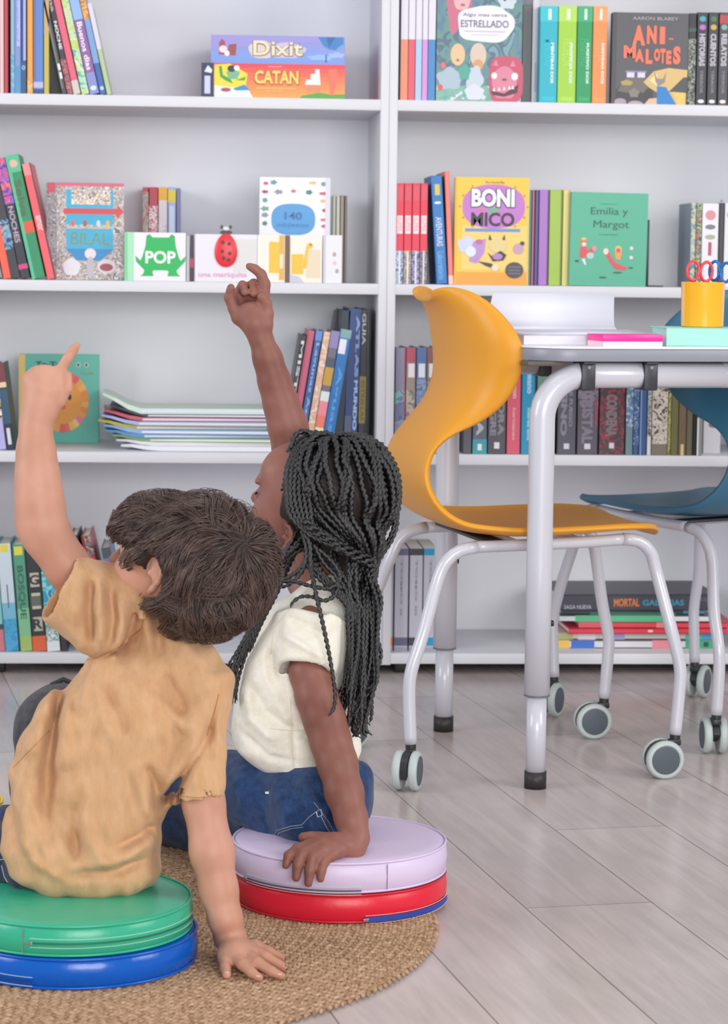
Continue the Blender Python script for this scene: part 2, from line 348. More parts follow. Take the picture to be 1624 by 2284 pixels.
# frog book
for t,w,h in row(626,ZS[2],5.424,[(277,414,519,'#e9e9ef','white board book with a green frog, spine pale green, on the shelf edge',dict(face=True,th=.05))]):
    s=Face(t,.0,.0005,.021,h-.001); s.rect(0,0,1,1,W2('#a6e3bb')); s.rect(.0,0,.35,1,W2('#7fcf9c')); s.done('spine_art')
    f=Face(t,.024,0,w-.024,h); g=W2('#0fb457')
    f.poly([(.22,.93),(.28,.97),(.34,.90),(.66,.90),(.72,.97),(.78,.93),(.8,.72),(.86,.5),(.9,.42),(1.0,.52),(.985,.4),(.82,.22),(.84,.15),(.9,.1),(.64,.1),(.66,.2),(.62,.22),(.38,.22),(.34,.2),(.36,.1),(.1,.1),(.16,.15),(.18,.22),(.015,.4),(.0,.52),(.1,.42),(.14,.5),(.2,.72)],g)
    f.text('POP',.2,.36,.8,.62,W2('#eefaf0'),bold=.03,lift=.0004); f.done()
go(row(624,ZS[2],5.43,[
 (415,423,526,'#c9c7cf','grey very thin book between the frog book and the ladybird book'),
 (424,432,525,'#3a3040','dark thin book with a magenta stripe left of the ladybird book',dict(spine=[('b',.3,.5,'#b8275c')])),
]))
for t,w,h in row(627,ZS[2],5.424,[(434,573,523,'#e5e2ec','white board book with a raised red ladybird standing on the shelf edge',dict(face=True,th=.02))]):
    bm=bmesh.new(); bmesh.ops.create_uvsphere(bm,u_segments=28,v_segments=16,radius=1)
    for v in bm.verts:
        zz=v.co.z; v.co=Vector((w*.5+v.co.x*.0245*(1-.12*zz),-.003+v.co.y*.0055,h*.70-.004+zz*.0365))
    bmo('ladybird_body',bm,W2('#ea3340',.35),t,True)
    f=Face(t,0,0,w,h,-.009); k=W2('#4a1020')
    for u,v in ((.45,.83),(.55,.8),(.44,.64),(.56,.6),(.46,.5),(.54,.46)): f.ell(u,v,.026,.04,k,14)
    f.done('ladybird_spots')
    f=Face(t,0,0,w,h,-.003); f.ell(.5,1.04,.10,.05,W2('#35353a'),18); f.ell(.43,1.15,.024,.045,W2('#3c3c40'),14); f.ell(.57,1.15,.024,.045,W2('#3c3c40'),14); f.ell(.5,1.12,.05,.04,W2('#d9d9de'),14); f.done('ladybird_head')
    g=Face(t,0,0,w,h); g.rect(.62,.2,1,.9,W2('#dddad9')); g.done()
    g=Face(t,0,0,w,h,-.0004); g.text('una mariquita',.06,.07,.84,.2,W2('#e2a6c4'),bold=.02)
for a,b_,lab,sx,prof in [(574,645,'cream board book with a yellow giraffe and a brown right edge',0,0),(646,718,'cream board book with a yellow giraffe picture right of the brown edge',1,1)]:
    for t,w,h in row(627,ZS[2],5.424,[(a,b_,525,'#f0e9dd',lab,dict(face=True,th=.02))]):
        f=Face(t,0,0,w,h); Y1=W2('#ecbf35')
        if prof==0:
            f.rect(.0,0,.08,1,W2('#f3efe9')); f.rect(.36,.2,.68,.86,Y1); f.rect(.68,.05,.84,1,W2('#e0b04a')); f.rect(.7,.3,.8,.6,W2('#efe0c4')); f.rect(.86,0,1,1,W2('#6a4a38'))
        else:
            f.rect(.5,.1,.95,.7,W2('#e6d5b8')); f.rect(.05,.18,.42,.6,Y1); f.poly([(.38,.3),(.5,.75),(.62,.8),(.58,.68),(.52,.3)],Y1); f.ell(.62,.78,.1,.06,W2('#ecbf35')); f.ell(.64,.8,.03,.03,W2('#7a6a50'),8)
            f.poly([(0,0),(.45,0),(.3,.12),(0,.18)],W2('#c9c6dc'))
        f.done()
for t,w,h in row(622,ZS[2],5.50,[(577,735,396,'#efedf3','tall white picture book with a blue oval standing behind the giraffe books',dict(face=True,th=.035))]):
    f=Face(t,0,0,w,h); f.ell(.48,.60,.31,.15,W2('#4f9bd6'),32,sq=.75)
    cs=['#c9566a','#5b9aa0','#e0c070','#6aa58a','#a0455c','#8a8fa8','#cf6f6f','#3f7f86']
    for i,(u,v) in enumerate([(.09,.94),(.2,.95),(.75,.95),(.9,.94),(.08,.86),(.27,.86),(.48,.87),(.7,.86),(.9,.85),(.08,.78),(.9,.78),(.08,.7),(.92,.69),(.08,.64),(.92,.6),(.08,.56),(.92,.54)]):
        f.ell(u,v,.035+.012*(i%3),.016+.006*(i%2),W2(cs[i%8]),10,wob=.25,ph=i)
    f.rect(.93,0,1,1,W2('#dcdae6')); f.text('140',.36,.6,.6,.67,W2('#2f6aa8'),bold=.01,lift=.0003); f.text('objetos',.25,.52,.7,.57,W2('#3f86c6'),bold=0,lift=.0003,name='subtitle'); f.done()
for t,w,h in row(626,ZS[2],5.428,[(720,762,525,'#e6e5ec','small white board book with tiny prints at the right end of the giraffe books',dict(face=True,th=.03))]):
    f=Face(t,0,0,w,h); f.rect(0,0,.15,1,W2('#cfcde0'))
    for u,v,c in ((.6,.6,'#b9a08a'),(.62,.42,'#e6c4c4'),(.75,.25,'#a8a89a')): f.ell(u,v,.1,.05,W2(c),10)
    f.done()
go(row(622,ZS[2],5.60,[
 (741,748,436,'#d7dcca','pale green thin book behind the white board book on the middle left shelf'),
 (749,757,438,'#eceadf','cream thin book behind the white board book on the middle left shelf'),
 (758,766,436,'#b5ae9c','beige thin book at the right end of the middle left shelf'),
 (767,773,437,'#8d7b74','brown thin book touching the right end of the row on the middle left shelf'),
]))
# ---- row 3 left
go(row(1000,ZS[1],5.45,[
 (-26,-2,800,'#41506a','slate blue book leaning at the frame edge of the third left shelf',dict(lean=7)),
 (-2,15,850,'#b7b0e6','lavender book with a yellow patch leaning at the left of the third left shelf',dict(lean=7,spine=[('a',.45,.8,['#f2d24a','#2e2c38','#f0ece0'],50)])),
 (16,34,812,'#27303f','black and blue book leaning beside the lion book on the third left shelf',dict(lean=7.5,spine=[('b',.78,1,'#7a3540'),('b',.72,.78,'#e6c9a6'),('b',.3,.7,'#2e5570'),('s',.06,.25,'#d9d9e2',.25,.7)])),
]))
for t,w,h in row(982,ZS[1],5.68,[(42,220,791,'#63bfae','teal board book with an orange lion face and a yellow spine, standing by itself',dict(face=True,th=.035))]):
    s=Face(t,0,0,.0145,h); s.rect(0,0,1,1,W2('#f0c873')); s.done('spine_art')
    f=Face(t,.016,0,w-.016,h); cs=['#f1a23c','#f6b65e','#e9605a','#f7c25e','#ee7fa4','#f08a3e','#f6a35a','#ef6f6a','#f9d08a']
    N=30
    for i in range(N):
        a0,a1=2*math.pi*i/N,2*math.pi*(i+1)/N; cx,cz=.5,.47; 
        rw,rh=.36,.345
        f.poly([(cx,cz),(cx+rw*math.cos(a0),cz+rh*math.sin(a0)),(cx+rw*1.02*math.cos((a0+a1)/2),cz+rh*1.02*math.sin((a0+a1)/2)),(cx+rw*math.cos(a1),cz+rh*math.sin(a1))],W2(cs[(i*5)%9]))
    f.ell(.5,.47,.27,.255,W2('#f0a03c'),32); f.ell(.40,.52,.028,.035,W2('#1d1a1a'),14); f.ell(.6,.52,.028,.035,W2('#1d1a1a'),14); f.ell(.5,.41,.05,.03,W2('#ea5340'),14)
    for u in (.72,.83): f.ell(u,.885,.03,.025,W2('#dfeee9'),14); f.ell(u,.885,.018,.018,W2('#1f2f33'),12)
    f.text('Te-Te',.14,.86,.48,.92,W2('#1d5f58'),bold=.03,lift=.0003); f.text('leon',.78,.78,.93,.82,W2('#9ccb8f'),bold=0,lift=.0003,name='subtitle')
    f.done()
# magazine pile
cs=[('#e9e8ef','white magazine at the bottom of the pile on the third left shelf'),('#e3e2ea','pale grey magazine second from the bottom of the pile on the third left shelf'),('#8fae7a','green edged magazine third from the bottom of the pile'),('#5b8fc0','blue magazine with a pale edge in the lower half of the pile'),('#8fb7e6','sky blue magazine in the middle of the pile'),('#b5ab4c','olive yellow magazine in the middle of the pile'),('#aab3e2','lavender magazine above the olive one in the pile'),('#c0566a','crimson magazine in the upper half of the pile'),('#46505c','slate thin magazine under the topmost of the pile'),('#cfe3d6','pale green magazine at the top of the pile on the third left shelf')]
z=ZS[1]
for i,(c,lab) in enumerate(cs):
    x0=[355,345,335,322,316,305,310,318,330,315][i]; th=[.0105,.008,.0085,.0085,.009,.009,.0085,.009,.007,.012][i]
    A=atY(x0,990,5.45); w=.295-.004*(i%3); dd=.205
    t=thing('magazine',lab,'magazine',(A.x,5.452+.003*(i%3),z+.0006),math.radians([0,1.5,-1,2,-2,1,-1.5,2,0,1][i]),group='magazines piled on the third left shelf'); z+=th+.0004
    # soft covers fan out and droop at the left
    xs=[-.085,-.06,-.03,0,.1,w]; dz=[.012+.0035*i,.0125+.002*i,.004+.0008*i,0,0,0]; dz=[max(0,q*(.55 if i<9 else .9)) for q in dz]
    vs=[];fs=[]
    for j,(xx,q) in enumerate(zip(xs,dz)):
        tt=th*(.45 if j==0 else .7 if j==1 else .9 if j==2 else 1)
        for yy in (0,dd): vs+=[(xx,yy+ (.03 if j==0 else .012 if j==1 else 0),q),(xx,yy+(.03 if j==0 else .012 if j==1 else 0),q+tt)]
    for j in range(5):
        a=j*4;b_=a+4; fs+=[(a,b_,b_+1,a+1),(a+2,a+3,b_+3,b_+2),(a+1,b_+1,b_+3,a+3),(a,a+2,b_+2,b_)]
    fs+=[(0,1,3,2),(20,22,23,21)]
    pyd('cover',vs,fs,mat(c,.35),t)
    if i not in (0,1): box('pages',.0,w+.0006,-.0008,dd*.5,th*.25,th*.72,mat(['#eeeef4','#dfe6f6','#e9ecd8','#dfe3f2'][i%4],.7),t)
# leaning books behind the girl's arm
L3='leaning behind the raised dark arm'
go(row(1000,ZS[1],5.445,[
 (628,641,748,'#2e2c36','black book with a white title '+L3,dict(lean=-9,spine=[('t',.05,.95,'#d8d5dc','MISTERIO')])),
 (642,658,738,'#c05a76','dusty pink book '+L3,dict(lean=-9,spine=[('b',0,.35,'#cf8497'),('s',.3,.97,'#a94c66',.0,.3)])),
 (660,676,739,'#2d5f9e','blue book with a pale title '+L3,dict(lean=-9,spine=[('t',.1,.9,'#9db8ea','Lagunas Azules'),('b',.92,1,'#5f8bd2')])),
 (678,693,741,'#dcc0a8','beige and rose patterned book '+L3,dict(lean=-9,spine=[('a',0,1,['#e8c8b0','#e6a69a','#cbb58c','#ead9c8'],50)])),
 (694,714,740,'#6f6a80','many coloured striped book '+L3,dict(lean=-9,spine=[('b',.86,1,'#8f83b8'),('b',.55,.7,'#c79c3c'),('b',.42,.5,'#dfe6e6'),('b',.3,.42,'#f08c9a'),('b',.2,.3,'#ef7a6a'),('b',0,.2,'#e7e6b4'),('b',.7,.78,'#4a5068')])),
 (715,740,737,'#1b72ba','bright blue book with a white label '+L3,dict(lean=-9,spine=[('b',.93,1,'#7fa7ae'),('s',.8,.92,'#e9e6f2',.05,.7),('t',.15,.7,'#5fa3e2','Aguas')])),
]))
go(row(990,ZS[1],5.47,[
 (742,764,692,'#20303f','black wide book standing behind the blue leaning books, third left shelf',dict(lean=-3,d=.2)),
 (766,796,688,'#27457f','tall navy atlas with a pale blue title near the upright panel',dict(lean=-1.5,d=.22,spine=[('s',.0,.25,'#55617f',0,.5),('T',.52,.95,'#8fa9d8','ATLAS',.62,.9),('T',.15,.5,'#a9c2ea','MUNDO',.62,.9)])),
 (798,813,690,'#2c2a33','slim black book with a gold panel nearest the upright panel',dict(lean=-.8,d=.2,spine=[('b',.2,.53,'#8d7a3c'),('t',.75,.97,'#c3c1cc','GUIA'),('t',.22,.5,'#6a5a2a','ESTRELLAS')])),
]))
go(row(996,ZS[1],5.62,[(650,664,735,'#c4ccc8','pale grey green folder standing at the back behind the leaning books',dict(lean=-9,d=.12)),
 (700,712,694,'#4a4550','dark slate tall book at the back behind the leaning books',dict(lean=-9,d=.12,Y=5.58)),
 (714,726,692,'#3c4a86','indigo tall book at the back behind the leaning books',dict(lean=-9,d=.12,Y=5.57)),
]))
# ---- row 4 left
L4='on the bottom left shelf'
go(row(1452,ZS[0],5.44,[
 (-9,12,1214,'#8fd0d2','pale teal book with a rose foot first '+L4,dict(lean=4.5,spine=[('b',0,.2,'#d8808a'),('b',.2,.25,'#4a5560'),('b',.8,1,'#c4dce4')])),
 (13,43,1214,'#3f9fcc','blue book fading to a white top '+L4,dict(lean=4.5,spine=[('b',.45,1,'#cfe0ea'),('b',.3,.45,'#7fc0dc'),('a',.0,.3,['#3f9fcc','#58aee0','#3fa9c8'],40),('s',.92,.99,'#ecd84a',.2,.8),('s',.4,.62,'#5f7f8f',.45,.55)])),
 (44,73,1216,'#5a9f86','green book with a yellow square at its top '+L4,dict(lean=4.5,spine=[('b',0,.14,'#a9c473'),('b',.14,.4,'#86c596'),('s',.9,.98,'#e6da45',.2,.85),('t',.3,.8,'#3f6f5c','BOSQUE'),('s',0,1,'#1f4a3a',0,.1)])),
 (74,105,1230,'#33383c','black book with large cream letters and an orange foot '+L4,dict(lean=4.5,spine=[('b',0,.15,'#e5693f'),('s',.2,.34,'#bdb9a4',.2,.85),('s',.42,.58,'#c9c7ae',.2,.85),('s',.64,.78,'#c6bfae',.2,.85),('h',.66,.76,'#33383c','G'),('h',.45,.55,'#6a6f64','I'),('h',.22,.32,'#33383c','R')])),
 (106,135,1232,'#3a9fc0','teal and white patterned book '+L4,dict(lean=4.5,spine=[('b',0,.28,'#e4e6ee'),('a',.28,.9,['#3a9fc0','#4fb0a0','#8fd8e8','#2f7fb0'],40),('a',.1,.3,['#e4e6ee','#7fa79a','#e4e6ee'],60)])),
 (137,152,1236,'#3a3440','dark book at the end of the upright books '+L4,dict(lean=4.5)),
 (214,234,1198,'#2f2b31','black book leaning, its tip seen between sleeve and hair',dict(lean=13,d=.2)),
 (240,262,1198,'#c23447','red book with a patterned top leaning behind the raised sleeve',dict(lean=13,d=.2,spine=[('a',.82,1,['#3f383c','#c9a7a0','#2f2b31','#8a8480'],70),('s',0,1,'#8f2738',.0,.3)])),
 (270,292,1224,'#5f7fb4','blue grey book leaning behind the boy face',dict(lean=11,d=.2,spine=[('b',.9,1,'#4f5560'),('b',.6,.72,'#d8503c')])),
]))
# ---- row 1 right
R1='on the top right shelf'
go(row(221,ZS[3],5.432,[(a,b_,-70,c,lab,dict(spine=[('b',.0,.463,c2),('s',.463,1,'#dedae8',.0,1.0)],hard=False,d=.19)) for a,b_,c,c2,lab in [
 (893,909,'#dedae8','#ee8d68','white slim volume with an orange lower half '+R1),
 (910,925,'#dedae8','#dd5567','white slim volume with a red lower half '+R1),
 (926,940,'#dedae8','#a5c8ea','white slim volume with a pale blue lower half '+R1),
 (941,953,'#dedae8','#d392d6','white slim volume with a pink violet lower half '+R1),
 (954,970,'#dedae8','#3b86c6','white slim volume with a blue lower half '+R1)]],group=None))
for t,w,h in row(224,ZS[3],5.432,[(972,1162,-20,'#4a6e86','big picture book with a white cloud title panel facing out on the top right shelf',dict(face=True,th=.022))]):
    f=Face(t,.0,0,w,h); f.rect(0,0,1,1,art(['#4a7a8c','#5f7f98','#56907f','#4c6480','#6f9aa8'],26,4,stretch=(1,1,.7)))
    f.poly([(.1,.95),(.42,.95),(.38,.80),(.3,.7),(.2,.6),(.16,.62)],W2('#c86a86')); f.ell(.29,.92,.1,.1,W2('#e0b0b0'),wob=.05); f.ell(.3,.87,.03,.012,W2('#a0606a'),8)
    f.ell(.82,.9,.1,.06,W2('#c9d6de'),wob=.15); f.ell(.79,.93,.02,.02,W2('#30404c'),8)
    f.ell(.57,.70,.33,.165,W2('#e8e6ef'),40,wob=.045,sq=.8,ph=1)
    f.text('Algo mas cerca',.3,.76,.82,.80,W2('#6d6a86'),bold=.01,lift=.0003,name='subtitle'); f.text('ESTRELLADO',.28,.67,.84,.735,W2('#5d5876'),bold=.01,lift=.0003); f.rect(.32,.63,.8,.637,W2('#a7a2b6')); f.rect(.4,.60,.72,.605,W2('#b7b2c4'))
    f.rect(0,0,1,.14,art(['#5aa08c','#6fb49a','#7f9fa0','#cfd8dc'],40,6))
    f.ell(.25,.42,.085,.1,W2('#e2bf94')); f.ell(.49,.42,.095,.11,W2('#d8c3b2')); f.ell(.49,.33,.06,.05,W2('#d99a6a')); f.ell(.25,.37,.02,.012,W2('#a06a4a'),8)
    f.ell(.16,.2,.15,.1,W2('#a9bccb'),wob=.12); f.ell(.45,.2,.1,.12,W2('#c3cfdc'),wob=.12,ph=2); f.ell(.33,.26,.07,.07,W2('#4fa596'),wob=.15)
    f.ell(.45,.08,.11,.07,W2('#d6d9e4'),wob=.1); f.ell(.08,.32,.03,.03,W2('#e46a6a'),10); f.ell(.05,.12,.03,.03,W2('#e0563f'),10)
    f.ell(.82,.2,.2,.215,W2('#c64f68'),sq=.55); f.ell(.8,.17,.145,.145,W2('#d9839c'),wob=.05,sq=.8)
    f.poly([(.66,.33),(.7,.38),(.73,.32)],W2('#d9839c')); f.poly([(.86,.32),(.9,.38),(.93,.32)],W2('#d9839c'))
    f.ell(.68,.235,.035,.03,W2('#f0e8ea'),12); f.ell(.92,.23,.04,.035,W2('#f0e8ea'),12); f.ell(.8,.2,.03,.012,W2('#8a3550'),8)
    f.poly([(.64,.1),(.8,.075),(.97,.16),(.95,.08),(.8,.045),(.66,.06)],W2('#5a2438'))
    for u in (.68,.74,.8,.86,.9): f.poly([(u-.018,.09+(u-.64)*.1),(u+.018,.09+(u-.64)*.1),(u,.12+(u-.64)*.12)],W2('#f3eef0'))
    f.done()
go(row(225,ZS[3],5.47,[(1163,1184,11,'#67696c','dark grey board beside the cloud title picture book',dict(d=.19)),(1185,1200,-30,'#dfdde8','pale lilac slim volume left of the teal novel',dict(d=.19,spine=[('s',.1,.35,'#b7b0c6',.45,.65)]))]))
def novel(c,c2,title): return dict(spine=[('s',.84,1.,c2,.0,1.),('s',.86,.97,'#e9f3ef',.45,.62),('t',.38,.66,c2,title),('T',.2,.62,'#dfe9e0',title+' DOS',.62,.8),('h',.02,.06,c2,'I')],d=.15)
go(row(229,ZS[3],5.43,[
 (1202,1242,14,'#0bb0c3','turquoise thick novel, first of the four bright ones on the top right shelf',novel('#0bb0c3','#27c2cf','MENTIRAS')),
 (1243,1284,14,'#9fcf3b','lime green thick novel, second of the four bright ones',novel('#9fcf3b','#b3db5a','PROFECIA')),
 (1285,1319,14,'#15985a','dark green thick novel, third of the four bright ones',novel('#15985a','#37ad72','FUGITIVO')),
 (1320,1352,14,'#fb8f4d','orange thick novel, last of the four bright ones',novel('#fb8f4d','#fba065','DESTINO')),
]))
for t,w,h in row(230,ZS[3],5.43,[(1363,1532,29,'#57565c','charcoal picture book with orange jagged title facing out on the top right shelf',dict(face=True,th=.028))]):
    f=Face(t,0,0,w,h); f.rect(0,0,.055,1,W2('#48474d')); o1=W2('#f4765a')
    f.poly([(.06,0),(.06,.16),(.2,.24),(.36,.2),(.55,.25),(.55,0)],W2('#3e3c42')); f.poly([(.08,.14),(.2,.3),(.42,.3),(.5,.2),(.42,.12),(.3,.16),(.2,.12)],W2('#6e6862'))
    f.poly([(.42,.24),(.55,.36),(.75,.4),(1,.38),(.98,.0),(.7,.0),(.62,.12),(.5,.18)],W2('#d9b878')); f.poly([(.5,.26),(.6,.34),(.6,.2)],W2('#efd9a0'))
    f.rect(.2,.29,.3,.345,W2('#dcd3ec')); f.rect(.34,.29,.44,.345,W2('#dcd3ec')); f.rect(.18,.345,.46,.365,W2('#8a86a8'))
    f.ell(.2,.23,.08,.03,W2('#b39a58'),14,wob=.1); f.ell(.3,.12,.07,.05,W2('#857e78'),14,wob=.2)
    f.poly([(.6,0),(.6,.2),(.72,.19),(.86,.0)],W2('#2a7fc6')); f.poly([(.76,.14),(.95,.3),(1,.3),(1,.12)],W2('#4c4f50')); f.poly([(.8,.14),(.98,.13),(.98,0),(.88,0)],W2('#e5c366')); f.poly([(.44,.0),(.5,.06),(.6,.07),(.6,0)],W2('#dcb99a'))
    f.poly([(.56,.36),(.6,.28),(.68,.28),(.72,.36),(.7,.24),(.62,.2),(.58,.25)],W2('#8d8a88')); f.ell(.12,.02,.08,.04,W2('#a89ba6'),14); f.ell(.32,.0,.1,.035,W2('#b0a2a0'),14)
    for i,(ch,u,v,wd,hh) in enumerate([('A',.26,.64,.17,.22),('N',.45,.66,.13,.2),('I',.62,.66,.07,.19)]+[('M',.15,.5,.16,.14),('A',.3,.46,.12,.14),('L',.44,.44,.09,.16),('O',.55,.47,.08,.14),('T',.63,.45,.07,.16),('E',.71,.44,.07,.15),('S',.80,.44,.1,.2)]):
        f.text(ch,u,v,u+wd,v+hh,o1,bold=.06,lift=.0003)
    f.rect(.74,.71,.8,.725,o1); f.text('AARON BLABEY',.26,.92,.86,.955,W2('#bdbabf'),bold=.0,lift=.0003,name='author'); f.done()
go(row(230,ZS[3],5.43,[
 (1533,1550,30,'#2d2c33','black slim book with small pale ornaments beside the charcoal picture book',dict(spine=[('a',.0,.72,['#2d2c33','#2d2c33','#a5b09c','#2d2c33'],140),('b',.8,.84,'#2f5a4c')])),
 (1552,1575,28,'#37363f','black novel with a blue and pink badge, first of the matching trio',dict(spine=[('e',.93,.03,'#3aa6b4'),('e',.84,.03,'#c069c4'),('T',.42,.77,'#bdb9c4','HISTORIAS',.2,.8),('T',.12,.38,'#7f7c88','TERROR',.35,.65),('e',.04,.02,'#e6e4ea')])),
 (1577,1599,28,'#3b3b42','black novel with a green and yellow badge, second of the matching trio',dict(spine=[('e',.93,.03,'#3f7a4c'),('e',.84,.03,'#c9a94c'),('T',.42,.77,'#bdb9c4','CUENTOS',.2,.8),('T',.12,.38,'#7f7c88','TERROR',.35,.65),('e',.04,.02,'#e6e4ea')])),
 (1601,1623,28,'#45454c','black novel with a red badge, last of the matching trio at the frame edge',dict(spine=[('b',.88,.97,'#b8404c'),('e',.84,.03,'#7fae9c'),('T',.42,.77,'#bdb9c4','RELATOS',.2,.8),('T',.12,.38,'#7f7c88','TERROR',.35,.65),('e',.04,.02,'#e6e4ea')])),
 (1625,1650,30,'#d2c63f','yellow book at the right frame edge of the top right shelf'),
]))
# ---- row 2 right
def rs(c): return [('s',.83,.97,'#d94a5e',.1,.9),('s',.5,.68,'#f6dbe2',.12,.88),('t',.52,.66,'#e7a8b6','SUPER'),('a',0,.33,c,130),('s',0,.33,'#e6e4ee',.42,.62)]
go(row(634,ZS[2],5.426,[
 (882,899,409,'#e32a49','red comic with a blue footed picture, first of four matching red spines',dict(hard=False,spine=rs(['#2a3340','#3f86c6','#d8d4d8','#30303a']))),
 (900,917,409,'#e32a49','red comic with an ochre footed picture, second of four matching red spines',dict(hard=False,spine=rs(['#d8a860','#332e36','#c8c0b8','#6a4a3a']))),
 (918,935,409,'#e32a49','red comic with a violet footed picture, third of four matching red spines',dict(hard=False,spine=rs(['#4a3f8f','#332e48','#b8b4d8','#6f5fa8']))),
 (936,952,409,'#e32a49','red comic with a dark footed picture, last of four matching red spines',dict(hard=False,spine=rs(['#5a4a5c','#332e36','#a89ca8','#3a3440']))),
 (974,999,393,'#1b74bd','blue book with a yellow emblem leaning beside the four red comics',dict(lean=4,d=.16,spine=[('s',.82,.92,'#d9c14a',.3,.75),('t',.35,.62,'#d5dcf2','AVENTURAS'),('t',.04,.3,'#6fb3e6','Laboratorio'),('e',.75,.012,'#dff0fa')])),
 (1001,1012,383,'#f07c70','salmon thin tall book leaning behind the blue one on the middle right shelf',dict(lean=3,d=.19,spine=[('b',0,.08,'#f7c8c0')])),
]))
for t,w,h in row(636,ZS[2],5.426,[(1012,1178,396,'#f3c73e','yellow picture book with a purple title oval facing out on the middle right shelf',dict(face=True,th=.02))]):
    f=Face(t,0,0,w,h); f.rect(0,0,.03,1,W2('#f0b41f')); f.rect(.03,.0,1,.12,W2('#f0a63a')); f.rect(.1,.14,.97,.55,W2('#eed074')); f.rect(.98,0,1,1,W2('#d8c98c'))
    f.ell(.52,.73,.42,.205,W2('#c377c9'),40,sq=.85)
    f.text('BONI',.21,.715,.81,.9,W2('#262033'),bold=.10,lift=.0001); f.text('BONI',.22,.725,.80,.895,W2('#eeeaf6'),bold=.05,lift=.0004)
    f.text('MICO',.22,.545,.80,.675,W2('#26242f'),bold=.03,lift=.0004)
    f.rect(.14,.495,.88,.525,W2('#6b93cf')); f.poly([(.4,.70),(.5,.66),(.62,.71),(.52,.72)],W2('#6fae8a')); f.poly([(.3,.7),(.4,.68),(.38,.72)],W2('#e0757a'))
    f.text('cristina',.42,.945,.66,.965,W2('#a8853a'),bold=0,lift=.0003,name='author')
    for i in range(14): a=i*.45; f.ell(.52+.455*math.cos(a),.73+.235*math.sin(a),.012,.012,W2('#cf8a3a'),8)
    f.ell(.17,.37,.13,.075,W2('#cdd3ec'),wob=.08); f.poly([(.25,.4),(.42,.43),(.4,.3),(.3,.2),(.2,.22)],W2('#b78fcf')); f.ell(.22,.31,.07,.05,W2('#e0e4f4')); f.ell(.33,.4,.05,.025,W2('#c0649c'),12)
    f.ell(.58,.37,.12,.07,W2('#e3cf8c')); f.poly([(.46,.42),(.47,.47),(.5,.42)],W2('#26242f')); f.poly([(.64,.42),(.67,.47),(.68,.42)],W2('#26242f'))
    f.poly([(.45,.3),(.5,.27),(.62,.32),(.7,.28),(.66,.23),(.52,.22)],W2('#2c2433')); f.ell(.58,.265,.07,.03,W2('#b77fc0'),14); f.poly([(.32,.22),(.5,.2),(.6,.14),(.5,.16),(.42,.18)],W2('#3a3040'))
    f.ell(.86,.34,.07,.05,W2('#c79fb4')); f.ell(.91,.39,.03,.02,W2('#3a3040'),10); f.ell(.55,.16,.05,.03,W2('#e9dcc0'),12)
    f.ell(.81,.14,.12,.075,W2('#4a4250'),28); 
    for v in (.17,.14,.11): f.rect(.73,v-.006,.89,v+.004,W2('#7a7282'))
    f.done()
go(row(637,ZS[2],5.44,[
 (1179,1183,424,'#5fae9c','teal very thin book right of the yellow picture book'),
 (1184,1190,424,'#c26a8a','rose very thin book right of the yellow picture book'),
 (1191,1199,424,'#57508c','indigo thin book left of the purple one on the middle right shelf'),
 (1200,1222,424,'#a973c3','purple book on the middle right shelf',dict(spine=[('s',0,1,'#5c3a78',.86,1.)])),
 (1223,1252,424,'#a0c04a','olive green book on the middle right shelf',dict(spine=[('s',0,1,'#6f7a2c',.88,1.)])),
 (1253,1269,424,'#e0d67e','pale yellow book on the middle right shelf',dict(spine=[('s',0,1,'#c9a86a',.7,1.)])),
]))
for t,w,h in row(639,ZS[2],5.428,[(1268,1440,431,'#55b294','sea green picture book with red haired figures facing out, leaning by the bookend',dict(face=True,th=.012,lean=-.6))]):
    f=Face(t,0,0,w,h); f.text('Emilia y',.26,.74,.74,.84,W2('#1d5a50'),bold=.0,lift=.0003); f.text('Margot',.3,.6,.76,.70,W2('#1d5a50'),bold=.0,lift=.0003)
    f.rect(.38,.875,.6,.88,W2('#2f7a6a')); f.text('cuentos',.38,.545,.62,.56,W2('#3a8a78'),bold=0,name='subtitle',lift=.0003)
    r=W2('#dc4f58'); y_=W2('#e8c25a'); p=W2('#efd3cc')
    f.ell(.18,.47,.045,.035,W2('#d9735a'),12); f.ell(.18,.50,.035,.015,y_,10); f.ell(.185,.44,.03,.025,p,10); f.poly([(.14,.42),(.22,.42),(.24,.3),(.13,.3)],r); f.poly([(.2,.35),(.3,.42),(.33,.38),(.24,.31)],r); f.ell(.32,.4,.03,.03,W2('#e58f98'),10); f.ell(.27,.32,.05,.035,W2('#a9d3cf'),10); f.ell(.1,.26,.03,.012,W2('#2a4f48'),10); f.poly([(.16,.28),(.2,.22),(.22,.22),(.2,.29)],W2('#e9e4e0'))
    f.poly([(.46,.35),(.5,.39),(.53,.33),(.6,.25),(.76,.2),(.72,.17),(.6,.18),(.52,.26)],r); f.ell(.47,.37,.035,.035,p,10); f.ell(.63,.39,.045,.045,y_,12); f.ell(.63,.38,.03,.03,r,10); f.poly([(.58,.36),(.68,.36),(.66,.28),(.6,.29)],W2('#e4a060')); f.ell(.8,.41,.025,.02,p,10); f.ell(.8,.31,.025,.02,p,10)
    for u,v,rw in ((.63,.145,.06),(.8,.2,.03),(.44,.09,.05)): f.ell(u,v,rw,.008,W2('#1f4f46'),12)
    f.done()
t=thing('bookend','black wire bookend holding up the sea green picture book','bookend',atY(1440,640,5.44))
t.location.z=ZS[2]
box('upright_plate',.0,.006,0,.12,0,.148,W2('#23252c',.4),t,.001); box('base_plate',.006,.04,0,.12,0,.003,W2('#23252c',.4),t,.001)
